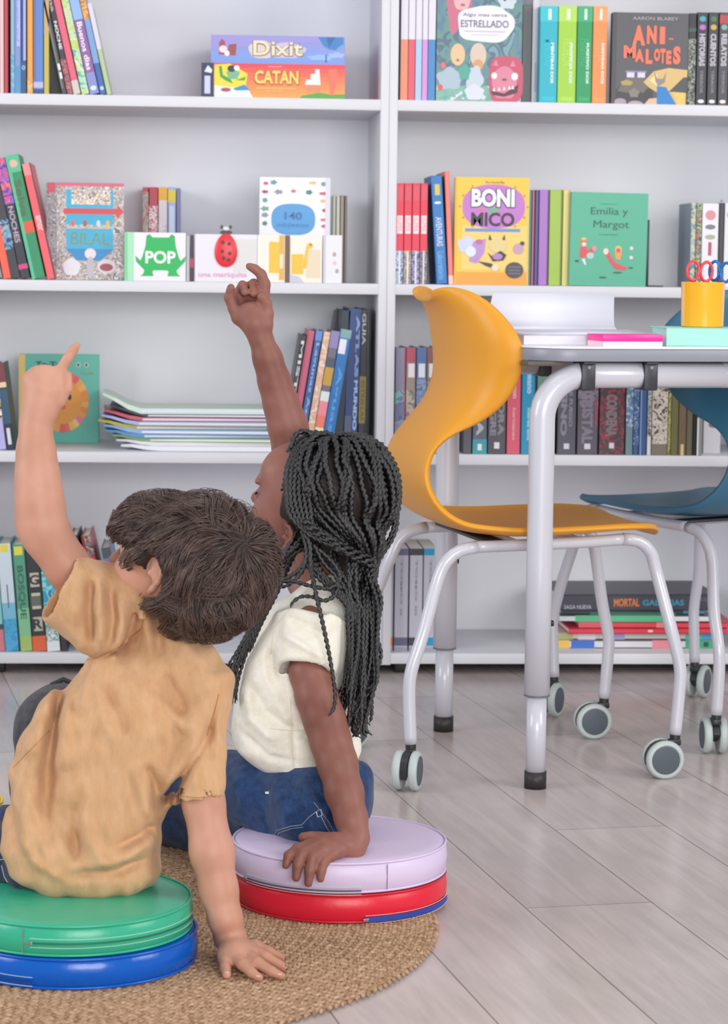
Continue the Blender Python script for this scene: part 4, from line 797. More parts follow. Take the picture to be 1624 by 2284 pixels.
def rope_rings():
    # every coil of the braid: strands as slanted grains
    vs=[];fs=[]; pitch=.0125; k=0
    r=RR_-.006
    while r>.012:
        cnt=max(4,int(2*math.pi*r/.0135))
        for i in range(cnt):
            a=2*math.pi*(i+.5*(k%2)+random.uniform(-.12,.12))/cnt; 
            cx,cy=r*math.cos(a),r*math.sin(a)
            for s in (-1,1):
                ta=a+math.pi/2+s*.55*(1 if True else 0); ln=.0088; rr=.0031
                px=cx+s*.0026*math.cos(a); py=cy+s*.0026*math.sin(a)
                d=(math.cos(ta),math.sin(ta)); nn=(-d[1],d[0]); z0=.0042+random.uniform(-.0004,.0006)
                b0=len(vs)
                for q,w,zz in ((-1,.25,-.0012),(-.45,.9,.0006),(.35,1,.0010),(1,.3,-.0008)):
                    X,Y=px+d[0]*ln*q,py+d[1]*ln*q
                    vs.append((X-nn[0]*rr*w,Y-nn[1]*rr*w,z0+zz-.0012)); vs.append((X,Y,z0+zz+.0020*w)); vs.append((X+nn[0]*rr*w,Y+nn[1]*rr*w,z0+zz-.0012))
                for q in range(3):
                    o_=b0+q*3; fs.append((o_,o_+3,o_+4,o_+1)); fs.append((o_+1,o_+4,o_+5,o_+2))
        r-=pitch; k+=1
    return vs,fs
vs,fs=rope_rings(); bo=pyd('jute_braid',vs,fs,rm,rug,True)
# ================= CUSHIONS =================
def cushion(name,label,col,c,z0,th,r,zips=(),rough=.35,edge='#ffffff',rim=None,seam=()):
    t=thing(name,label,'cushion',(c[0],c[1],z0),group=None); m=mat(col,rough,spec=.45,bump=.25,bscale=60,name='vinyl')
    prof=[(0,0),(r-.012,.0),(r-.004,.002),(r,.006),(r+.0015,th*.5),(r,th-.006),(r-.003,th-.002)]
    top=[(r-.006,th-.0005),(r-.02,th+.001),(r*.6,th+.003),(0,th+.0035)]
    lathe('cushion_body',prof+top,m,t,128,auto=.9)
    pm_=mat(rim or col,rough)
    for zz,rr in ((th-.0015,r-.001),(.0025,r-.001)):
        vs,fs=tube_geo([(rr*math.cos(a),rr*math.sin(a),zz) for a in np.linspace(0,2*math.pi,129)],.0019,8,cap=False); pyd('piping',vs,fs,pm_,t,True)
    def arc(name,a0,a1,zz,w,cm,off=.0022,th_=.0006,wv=0):
        A=np.radians(np.linspace(a0,a1,48)); vs=[];fs=[]
        for a in A:
            for (dr,dz) in ((off,-w),(off+th_,-w),(off+th_,w),(off,w)): vs.append(((r+dr)*math.cos(a),(r+dr)*math.sin(a),zz+dz+wv*math.sin(a*3)))
        for i in range(47):
            for k in range(4): fs.append((i*4+k,i*4+(k+1)%4,i*4+4+(k+1)%4,i*4+4+k))
        fs+=[(3,2,1,0),(188,189,190,191)]
        return pyd(name,vs,fs,cm,t)
    for a0,a1,zz,cm in zips: 
        zp=arc('zipper',a0,a1,zz,.0036 if cm=='#2147a6' else .0011,mat(cm,.5))
        for q in (-.0055,.0055): arc('stitching',a0,a1,zz+q,.00022,mat('#dff0ea',.6),.0018)
        a=math.radians(a0); bm=bmesh.new(); abox(bm,-.004,.004,-.0015,.0015,-.002,.002,.0006); pl=bmo('zipper_pull',bm,mat('#c9c9cf',.25,metal=.9),t); pl.matrix_local=Matrix.Translation(((r+.004)*math.cos(a),(r+.004)*math.sin(a),zz))@Matrix.Rotation(a+math.pi/2,4,'Z')
    for a in seam:
        a=math.radians(a); vs,fs=tube_geo([((r+.0016)*math.cos(a),(r+.0016)*math.sin(a),q) for q in np.linspace(.004,th-.004,8)],.0006,6); pyd('seam',vs,fs,mat('#8a8a90',.6),t)
    return t
gz=.0062
CL=(.213,3.452); CB=(-.15,3.152)
cushion('floor_cushion','red round vinyl cushion on the rug under the lilac one','#e0233a',(CL[0],CL[1]),gz,.041,.152,zips=[(-80,-12,.006,'#2147a6')],rim='#c81f34')
cushion('floor_cushion','lilac round vinyl cushion stacked on the red cushion','#d9c8e6',(CL[0]-.001,CL[1]),gz+.042,.0435,.1525,zips=[(-150,-82,.005,'#5a5660')],seam=(-68,),rough=.4)
cushion('floor_cushion','blue round vinyl cushion on the rug under the green one','#0a5cc2',(CB[0]+.004,CB[1]),gz,.040,.155,zips=[(-150,-108,.010,'#16377a')],rough=.22)
cushion('floor_cushion','green round vinyl cushion with a long zip under the seated boy','#36b08c',(CB[0],CB[1]),gz+.041,.040,.1525,zips=[(-108,-8,.018,'#1f6f58')],seam=(-112,),rough=.3)
# ================= IMPLICIT-SURFACE MODELLER =================
class Vol:
    def __init__(s,lo,hi,h):
        s.lo=np.array(lo,float); s.h=h; s.n=np.ceil((np.array(hi)-s.lo)/h).astype(int)+1
        s.d=np.full(s.n,.5,np.float32)
        s.ax=[(s.lo[i]+h*np.arange(s.n[i])).astype(np.float32) for i in range(3)]
    def sub(s,c0,c1):
        a=np.clip(np.floor((np.minimum(c0,c1)-s.lo)/s.h).astype(int),0,s.n-1); b=np.clip(np.ceil((np.maximum(c0,c1)-s.lo)/s.h).astype(int)+1,1,s.n)
        if np.any(b<=a): return None,None
        sl=tuple(slice(a[i],b[i]) for i in range(3))
        return sl,np.meshgrid(*[s.ax[i][sl[i]] for i in range(3)],indexing='ij',sparse=True)
    def put(s,sl,d,k,mode='u'):
        A=s.d[sl]
        if mode=='u':
            if k>0: h=np.maximum(k-np.abs(A-d),0); s.d[sl]=np.minimum(A,d)-h*h/(4*k)
            else: s.d[sl]=np.minimum(A,d)
        else:
            d=-d
            if k>0: h=np.maximum(k-np.abs(A-d),0); s.d[sl]=np.maximum(A,d)+h*h/(4*k)
            else: s.d[sl]=np.maximum(A,d)
    def cap(s,a,b,ra,rb=None,k=.01,mode='u'):
        a=np.array(a,float);b=np.array(b,float); rb=ra if rb is None else rb; m=max(ra,rb)+k+.006
        sl,g=s.sub(np.minimum(a,b)-m,np.maximum(a,b)+m)
        if sl is None: return
        ab=b-a; L2=max(ab@ab,1e-9); px,py,pz=g[0]-a[0],g[1]-a[1],g[2]-a[2]
        t=np.clip((px*ab[0]+py*ab[1]+pz*ab[2])/L2,0,1)
        d=np.sqrt((px-ab[0]*t)**2+(py-ab[1]*t)**2+(pz-ab[2]*t)**2)-(ra+(rb-ra)*t)
        s.put(sl,d.astype(np.float32),k,mode)
    def chain(s,pts,rs,k=.01,k0=None):
        for i in range(len(pts)-1): s.cap(pts[i],pts[i+1],rs[i],rs[i+1],k=(k0 if (i==0 and k0 is not None) else k))
    def ell(s,c,r,R=None,k=.01,mode='u'):
        c=np.array(c,float); r=np.array(r,float); R=np.eye(3) if R is None else np.array(R,float)  # rows = local axes
        ext=np.sqrt(((R.T*r)**2).sum(1))+k+.006
        sl,g=s.sub(c-ext,c+ext)
        if sl is None: return
        p=[g[i]-c[i] for i in range(3)]
        q=[R[i][0]*p[0]+R[i][1]*p[1]+R[i][2]*p[2] for i in range(3)]
        k0=np.sqrt((q[0]/r[0])**2+(q[1]/r[1])**2+(q[2]/r[2])**2); k1=np.sqrt((q[0]/r[0]**2)**2+(q[1]/r[1]**2)**2+(q[2]/r[2]**2)**2)
        s.put(sl,(k0*(k0-1)/np.maximum(k1,1e-6)).astype(np.float32),k,mode)
    def ridge(s,pts,amp,w,side=None,depth=None):
        """fold running along a polyline (3-D points); amp<0 is a furrow. distance is measured across the line, ignoring depth"""
        P=[np.array(p,float) for p in pts]; lo=np.min(P,0)-3*w; hi=np.max(P,0)+3*w
        if depth is None: lo[1]=s.lo[1];hi[1]=s.lo[1]+s.n[1]*s.h
        else: lo[1]=depth[0];hi[1]=depth[1]
        sl,g=s.sub(lo,hi)
        if sl is None: return
        best=None; L=sum(np.linalg.norm(P[i+1]-P[i]) for i in range(len(P)-1)); acc=0
        for i in range(len(P)-1):
            a,b=P[i],P[i+1]; ab=b-a; q=ab[0]**2+ab[2]**2+1e-12
            t=np.clip(((g[0]-a[0])*ab[0]+(g[2]-a[2])*ab[2])/q,0,1)
            d2=(g[0]-a[0]-t*ab[0])**2+(g[2]-a[2]-t*ab[2])**2; ll=np.linalg.norm(ab)
            u=(acc+t*ll)/L; acc+=ll; val=np.exp(-d2/(w*w))*np.minimum(1,np.minimum(u,1-u)*5+.15)
            best=val if best is None else np.maximum(best,val)
        if side is not None:
            wy=1/(1+np.exp((g[1]-side)/.012)); best=best*wy
        A=s.d[sl]; s.d[sl]=A-(amp*best).astype(np.float32)*(np.abs(A)<.03)
    def noise(s,amp,scale,seed=0,aniso=(1,1,1)):
        r=np.random.default_rng(seed)
        g=np.meshgrid(*s.ax,indexing='ij',sparse=True); acc=0
        for i in range(7):
            v=r.normal(size=3)*scale*np.array(aniso); ph=r.uniform(0,6.28)
            acc=acc+np.sin(g[0]*v[0]+g[1]*v[1]+g[2]*v[2]+ph)
        s.d=s.d-(amp/2.6*acc).astype(np.float32)
    def mesh(s,name,m,parent=None,smooth_it=0):
        d=s.d; n=s.n; ins=d<0
        c=np.zeros(n-1,np.uint8)
        for i in (0,1):
            for j in (0,1):
                for k in (0,1): c+=ins[i:n[0]-1+i,j:n[1]-1+j,k:n[2]-1+k]
        act=(c>0)&(c<8); ii=np.argwhere(act); idx=np.full(n-1,-1,np.int32); idx[act]=np.arange(len(ii))
        acc=np.zeros((len(ii),3)); cnt=np.zeros(len(ii))
        for ax in range(3):
            o=[q for q in range(3) if q!=ax]
            for u in (0,1):
                for v in (0,1):
                    a=ii.copy(); a[:,o[0]]+=u; a[:,o[1]]+=v; b=a.copy(); b[:,ax]+=1
                    da=d[a[:,0],a[:,1],a[:,2]].astype(float); db=d[b[:,0],b[:,1],b[:,2]].astype(float); x=(da<0)!=(db<0)
                    t=np.where(x,da/np.where(x,da-db,1),0); p=a.astype(float); p[:,ax]+=t
                    acc[x]+=p[x]; cnt[x]+=1
        V=s.lo+s.h*acc/cnt[:,None]; Q=[]
        for ax in range(3):
            o=[q for q in range(3) if q!=ax]
            A=[slice(None)]*3; B=[slice(None)]*3; A[ax]=slice(0,n[ax]-1); B[ax]=slice(1,n[ax])
            x=ins[tuple(A)]!=ins[tuple(B)]; e=np.argwhere(x)
            e=e[(e[:,o[0]]>0)&(e[:,o[1]]>0)&(e[:,o[0]]<n[o[0]]-1)&(e[:,o[1]]<n[o[1]]-1)]
            f=ins[e[:,0],e[:,1],e[:,2]]
            q=[]
            for du,dv in ((1,1),(0,1),(0,0),(1,0)):
                w=e.copy(); w[:,o[0]]-=du; w[:,o[1]]-=dv; q.append(idx[w[:,0],w[:,1],w[:,2]])
            q=np.stack(q,1); flip=f if ax!=1 else ~f
            q[~flip]=q[~flip][:,::-1]; Q.append(q)
        Q=np.concatenate(Q); Q=Q[(Q>=0).all(1)]
        for _ in range(smooth_it):
            S=np.zeros_like(V); C=np.zeros(len(V))
            for a,b in ((0,1),(1,2),(2,3),(3,0)):
                np.add.at(S,Q[:,a],V[Q[:,b]]); np.add.at(S,Q[:,b],V[Q[:,a]]); np.add.at(C,Q[:,a],1); np.add.at(C,Q[:,b],1)
            V=V*.5+.5*S/np.maximum(C,1)[:,None]
        me=bpy.data.meshes.new(name); me.vertices.add(len(V)); me.vertices.foreach_set('co',V.astype(np.float32).ravel())
        me.loops.add(len(Q)*4); me.loops.foreach_set('vertex_index',Q.ravel().astype(np.int32)); me.polygons.add(len(Q)); me.polygons.foreach_set('loop_start',np.arange(0,len(Q)*4,4,dtype=np.int32))
        try: me.polygons.foreach_set('loop_total',np.full(len(Q),4,np.int32))
        except Exception: pass
        me.update(calc_edges=True); me.validate(); me.polygons.foreach_set('use_smooth',np.ones(len(me.polygons),bool))
        o=link(name,me,m,parent); o['_v']=0; del o['_v']; return o
def P3(px,py,D): return np.array(atD(px,py,D))
def cutbox(v,c,f,u,S,xs,zs,k=.003):
    """remove what lies in front of xs and below zs in a head frame"""
    c=np.array(c); g=np.meshgrid(*v.ax,indexing='ij',sparse=True)
    x=((g[0]-c[0])*f[0]+(g[1]-c[1])*f[1]+(g[2]-c[2])*f[2])/S; z=((g[0]-c[0])*u[0]+(g[1]-c[1])*u[1]+(g[2]-c[2])*u[2])/S
    v.put((slice(None),)*3,np.maximum(xs-x,z-zs).astype(np.float32),k,'s')
def nrm(v): v=np.array(v,float); return v/np.linalg.norm(v)
def frame(f,up):
    f=nrm(f); s_=nrm(np.cross(up,f)); u=np.cross(f,s_); return f,s_,u   # forward, left, up
V3=np.array(VV); R3=np.array(RR); U3=np.array(UU)
def skin(name,col,dark,sss=.25,rough=.5):
    m=bpy.data.materials.new(name); n,l=nt(m); b=n['Principled BSDF']; b.inputs['Roughness'].default_value=rough; b.inputs['Specular IOR Level'].default_value=.35
    b.inputs['Subsurface Weight'].default_value=sss; b.inputs['Subsurface Radius'].default_value=(1,.35,.2); b.inputs['Subsurface Scale'].default_value=.005
    tc=n.new('ShaderNodeTexCoord'); t=n.new('ShaderNodeTexNoise'); t.inputs['Scale'].default_value=14; t.inputs['Detail'].default_value=4; l.new(tc.outputs['Object'],t.inputs['Vector'])
    r=n.new('ShaderNodeValToRGB'); r.color_ramp.elements[0].position=.3; r.color_ramp.elements[1].position=.7; r.color_ramp.elements[0].color=(*lin(dark),1); r.color_ramp.elements[1].color=(*lin(col),1)
    l.new(t.outputs['Fac'],r.inputs['Fac']); l.new(r.outputs['Color'],b.inputs['Base Color'])
    t2=n.new('ShaderNodeTexNoise'); t2.inputs['Scale'].default_value=420; t2.inputs['Detail'].default_value=3; l.new(tc.outputs['Object'],t2.inputs['Vector'])
    bp=n.new('ShaderNodeBump'); bp.inputs['Strength'].default_value=.08; bp.inputs['Distance'].default_value=.001; l.new(t2.outputs['Fac'],bp.inputs['Height']); l.new(bp.outputs['Normal'],b.inputs['Normal'])
    return m
def cloth(name,c1,c2,weave=900,stretch=(1,1,1),bump=.35,slub=None,rough=.9):
    m=bpy.data.materials.new(name); n,l=nt(m); b=n['Principled BSDF']; b.inputs['Roughness'].default_value=rough; b.inputs['Specular IOR Level'].default_value=.15
    b.inputs['Sheen Weight'].default_value=.15
    tc=n.new('ShaderNodeTexCoord'); mp=n.new('ShaderNodeMapping'); mp.inputs['Scale'].default_value=stretch; l.new(tc.outputs['Object'],mp.inputs['Vector'])
    t=n.new('ShaderNodeTexNoise'); t.inputs['Scale'].default_value=60; t.inputs['Detail'].default_value=6; t.inputs['Roughness'].default_value=.65; l.new(mp.outputs['Vector'],t.inputs['Vector'])
    r=n.new('ShaderNodeValToRGB'); r.color_ramp.elements[0].position=.3; r.color_ramp.elements[1].position=.72; r.color_ramp.elements[0].color=(*lin(c2),1); r.color_ramp.elements[1].color=(*lin(c1),1)
    l.new(t.outputs['Fac'],r.inputs['Fac']); l.new(r.outputs['Color'],b.inputs['Base Color'])
    t2=n.new('ShaderNodeTexNoise'); t2.inputs['Scale'].default_value=weave; t2.inputs['Detail'].default_value=2; l.new(mp.outputs['Vector'],t2.inputs['Vector'])
    t3=n.new('ShaderNodeTexNoise'); t3.inputs['Scale'].default_value=70; t3.inputs['Detail'].default_value=3; t3.inputs['Distortion'].default_value=1; l.new(mp.outputs['Vector'],t3.inputs['Vector'])
    b1=n.new('ShaderNodeBump'); b1.inputs['Strength'].default_value=bump; b1.inputs['Distance'].default_value=.0007; l.new(t2.outputs['Fac'],b1.inputs['Height'])
    b2=n.new('ShaderNodeBump'); b2.inputs['Strength'].default_value=.5; b2.inputs['Distance'].default_value=.0025; l.new(t3.outputs['Fac'],b2.inputs['Height']); l.new(b1.outputs['Normal'],b2.inputs['Normal']); l.new(b2.outputs['Normal'],b.inputs['Normal'])
    return m
def head(v,c,f,s_,u,S=1.,ear=1.,k=.008,nose=1.,edz=0.):
    """cranium, face, nose, lips, eyelids and both ears, in a head frame"""
    c=np.array(c); R=[f,s_,u]
    def L(a,b,z): return c+S*(f*a+s_*b+u*z)
    v.ell(L(-.004,0,.018),(.086*S,.070*S,.074*S),R,k)                    # cranium
    v.ell(L(.030,0,-.022),(.052*S,.056*S,.066*S),R,.02)                  # face
    v.ell(L(.040,0,-.062),(.034*S,.040*S,.028*S),R,.02)                  # jaw
    v.ell(L(.066,0,-.078),(.014*S,.018*S,.012*S),R,.012)                 # chin
    v.ell(L(.058,0,.040),(.026*S,.048*S,.030*S),R,.02)                   # forehead
    for q in (-1,1):
        v.ell(L(.052,q*.034,-.030),(.028*S,.022*S,.024*S),R,.016)        # cheek
        v.ell(L(.078,q*.028,.006),(.012*S,.018*S,.010*S),R,.006,'s')     # eye socket
        v.ell(L(.067,q*.028,.004),(.0125*S,.0145*S,.0115*S),R,.003)      # lid over the eyeball
        v.cap(L(.084,q*.014,.022),L(.076,q*.044,.020),.0045*S,.003*S,.010) # brow ridge
    v.cap(L(.084,0,.004),L(.100*nose,0,-.026),.0055*S,.0085*S,.010)      # nose bridge
    v.ell(L(.100*nose,0,-.028),(.0085*S,.0085*S,.0075*S),R,.006)
    for q in (-1,1): v.ell(L(.091,q*.0085,-.030),(.0075*S,.006*S,.006*S),R,.004)
    v.cap(L(.086,-.013,-.049),L(.086,.013,-.049),.0048*S,.0048*S,.005); v.cap(L(.084,-.011,-.057),L(.084,.011,-.057),.0055*S,.0055*S,.004)
    v.cap(L(.092,-.016,-.053),L(.092,.016,-.053),.0014*S,.0014*S,.002,'s')
    for q in (-1,1):
        # ear: rim, bowl, lobe
        e_=ear; E=S*ear
        o=lambda a,z,b=0: L(-.006+a*e_,q*(.070+b*e_),-.014+edz+z*e_)
        rim=[o(.008,.020,-.002),o(.002,.030,.004),o(-.010,.031,.009),o(-.019,.022,.012),o(-.020,.008,.012),o(-.014,-.006,.010),o(-.006,-.018,.006),o(.001,-.025,.001)]
        v.chain(rim,[r_*E for r_ in (.003,.0034,.0038,.0038,.0038,.0038,.0046,.0052)],.004)
        v.ell(o(-.007,.006,.003),(.0135*E,.0035*E,.021*E),[nrm(f-q*s_*.35),nrm(s_+q*f*.35),u],.004)
        v.ell(o(-.005,.004,.0085),(.007*E,.005*E,.011*E),[nrm(f-q*s_*.35),nrm(s_+q*f*.35),u],.003,'s')
        v.ell(o(.006,.0,.003),(.0035*E,.003*E,.005*E),R,.004)
    return L
# ================= PEOPLE =================
def loft(v,rows,D,k=.012,pw=2.2,cap=.02,tilt=0):
    """body-shaped volume from horizontal sections: (centre px, row px, half width px, half depth m, depth offset m)"""
    Z=[];CXs=[];HW=[];CYs=[];HD=[]
    for r in rows:
        cx,py,hw,hd=r[:4]; dD=r[4] if len(r)>4 else 0; p=P3(cx,py,D+dD); q=P3(cx+hw,py,D+dD)
        Z.append(p[2]);CXs.append(p[0]);HW.append(np.linalg.norm(q-p));CYs.append(p[1]);HD.append(hd)
    o=np.argsort(Z); Z,CXs,HW,CYs,HD=[np.array(a)[o] for a in (Z,CXs,HW,CYs,HD)]
    lo=[min(CXs-HW)-.02,min(CYs-HD)-.02,Z[0]-.02]; hi=[max(CXs+HW)+.02,max(CYs+HD)+.02,Z[-1]+.02]
    sl,g=v.sub(np.array(lo),np.array(hi)); z=g[2]
    zz=z.ravel()
    def ip(a):
        # smooth interpolation
        f=np.interp(zz,Z,a); 
        for _ in range(6): f[1:-1]=(f[:-2]+f[1:-1]*2+f[2:])/4
        return f.reshape(z.shape)
    cx,hw,cy,hd=ip(CXs),ip(HW),ip(CYs),ip(HD)
    e=(np.abs((g[0]-cx)/hw)**pw+np.abs((g[1]-cy)/hd)**pw)**(1/pw); d=(e-1)*np.minimum(hw,hd)
    dz=np.maximum(Z[0]-z,z-Z[-1]); h=np.maximum(cap-np.abs(d-dz),0); d=np.maximum(d,dz)+h*h/(4*cap)
    v.put(sl,d.astype(np.float32),k)
def cone(v,a,b,ra,rb,k=.01,mode='u',sq=1,rnd=.003):
    """flat-ended cone, b is the open end"""
    a=np.array(a,float);b=np.array(b,float); m=max(ra,rb)+k+.006; sl,g=v.sub(np.minimum(a,b)-m,np.maximum(a,b)+m)
    if sl is None: return
    ab=b-a; L=np.linalg.norm(ab); w=ab/L; p=[g[i]-a[i] for i in range(3)]; t=p[0]*w[0]+p[1]*w[1]+p[2]*w[2]
    r=np.sqrt(np.maximum(p[0]**2+p[1]**2+p[2]**2-t*t,0)); d=r-(ra+(rb-ra)*np.clip(t/L,0,1)); e=np.maximum(-t,t-L)
    h=np.maximum(rnd*2-np.abs(d-e),0); d=np.maximum(d,e)+h*h/(8*rnd); v.put(sl,d.astype(np.float32),k,mode)
from mathutils.bvhtree import BVHTree
def bvh(o):
    me=o.data; return BVHTree.FromPolygons([v.co.copy() for v in me.vertices],[tuple(p.vertices) for p in me.polygons])
def hit(b,px,py,lift=.0):
    d=ray(px,py).normalized(); h=b.ray_cast(CP,d)
    if h[0] is None: return None
    return h[0]+h[1]*lift
def stitch(b,pts,m,parent,name='stitching',r=.0005,lift=.0004,step=6):
    P=[]; 
    for i in range(len(pts)-1):
        a,c=pts[i],pts[i+1]; n=max(1,int(math.hypot(c[0]-a[0],c[1]-a[1])/step))
        for j in range(n): P.append((a[0]+(c[0]-a[0])*j/n,a[1]+(c[1]-a[1])*j/n))
    P.append(pts[-1]); Q=[q for q in (hit(b,x,y,lift) for x,y in P) if q is not None]
    if len(Q)>2: vs,fs=tube_geo(Q,r,6); return pyd(name,vs,fs,m,parent,True)
# ---------------- the boy ----------------
SB=skin('boy_skin','#cf9c87','#bd8871')
DB=3.22
v=Vol((-.52,3.0,.0),(.12,3.42,.86),.0027)
f,s_,u=frame(-.85*R3+.27*U3+.46*V3, U3-.14*V3)
HC=P3(403,1253,3.21)
L=head(v,HC,f,s_,u,.96,nose=1.04,ear=1.0,edz=.009)
v.chain([HC-u*.03-f*.02,P3(376,1368,3.255),P3(350,1430,3.265)],[.036,.033,.036],.02)
v.chain([P3(350,1440,3.27),P3(310,1560,3.26),P3(240,1760,3.25),P3(190,1890,3.25)],[.040,.048,.048,.050],.02)
v.chain([P3(345,1440,3.26),P3(262,1400,3.26)],[.032,.027],.02)
v.chain([P3(262,1400,3.245),P3(210,1345,3.24),P3(150,1262,3.23),P3(108,1200,3.225),P3(90,1165,3.22),P3(88,1110,3.22),P3(83,1055,3.22),P3(80,1000,3.22),P3(80,945,3.22)],[.026,.026,.0265,.0275,.0280,.0275,.0245,.0208,.0188],.02)
# raised hand: a loose fist seen from the back, index finger pointing up and right
D0=3.22
v.chain([P3(80,945,D0),P3(92,905,D0),P3(100,872,D0-.002)],[.019,.022,.025],.012)
v.ell(P3(98,868,D0),(.026,.015,.026),None,.010)
kn=[(68,846),(84,834),(103,832),(124,838)]
for i,(x,y) in enumerate(kn): v.chain([P3(97,885,D0-.004),P3(x,y,D0-.003)],[.012,.0105],.008)
for i,(x,y) in enumerate(kn[:3]):
    v.chain([P3(x,y,D0-.003),P3(x+6,y-4,D0+.018),P3(x+14,y+16,D0+.028),P3(x+20,y+26,D0+.014)],[.0096,.0082,.0076,.0066],.002)
v.chain([P3(122,838,D0-.002),P3(134,826,D0+.0),P3(152,798,D0-.002),P3(164,780,D0-.002),P3(171,770,D0-.003)],[.0092,.0072,.0067,.0060,.0050],.003)
v.ell(P3(171,771,D0-.0075),(.004,.0015,.0045),None,.001)
v.chain([P3(106,912,D0+.004),P3(130,892,D0-.002),P3(148,866,D0-.004),P3(150,838,D0-.002)],[.0140,.0105,.0078,.0066],.003)
v.chain([P3(120,872,D0+.004),P3(140,862,D0+.008)],[.014,.011],.006)
# propping arm
v.chain([P3(345,1450,3.26),P3(440,1510,3.235)],[.034,.028],.02)
wr=np.array(atZ(512,2088,.034))
v.chain([P3(440,1510,3.235),P3(450,1620,3.225),P3(454,1790,3.205),P3(473,1900,3.195),P3(488,1985,3.19),P3(503,2050,3.185),wr],[.020,.019,.0262,.0275,.0235,.0205,.0195],.012)
hz=.0135
def G(px,py,z=hz): return np.array(atZ(px,py,z))
palm=G(528,2128,.024)
v.chain([wr,palm],[.0195,.019],.010); v.ell(palm,(.026,.02,.014),None,.010)
for pts,rs in [([(546,2128,.024),(576,2148,.0225),(606,2167,.016),(628,2177,.0115)],[.0105,.0080,.0068,.0054]),
               ([(560,2120,.024),(594,2136,.022),(624,2153,.015),(646,2165,.0115)],[.0102,.0078,.0066,.0052]),
               ([(568,2112,.023),(600,2124,.020),(628,2138,.014),(648,2148,.0115)],[.0098,.0074,.0062,.0050]),
               ([(528,2136,.023),(542,2152,.020),(562,2170,.015),(579,2181,.0115)],[.0105,.0080,.0068,.0054]),
               ([(508,2120,.024),(501,2140,.019),(503,2160,.0145),(506,2175,.0115)],[.0120,.0088,.0072,.0058])]:
    v.chain([palm]+[G(*p) for p in pts],[.014]+rs,.0022,k0=.006)
    tp=G(*pts[-1])
boy=v.mesh('person',SB,None,1)
tag(boy,'person in a mustard tee seated on the green cushion, pointing up with the left hand','person')
hb=bvh(boy)
for px,py in ((624,2176),(642,2164),(576,2180),(506,2172)):
    q=hit(hb,px,py-2,.0)
    if q is not None:
        bm=bmesh.new(); bmesh.ops.create_uvsphere(bm,u_segments=12,v_segments=8,radius=1)
        for w in bm.verts: w.co=Vector((w.co.x*.0034,w.co.y*.0042,w.co.z*.0011))
        o=bmo('fingernail',bm,mat('#e6b8ac',.3),boy,True); o.location=q+Vector((0,.002,.0002))
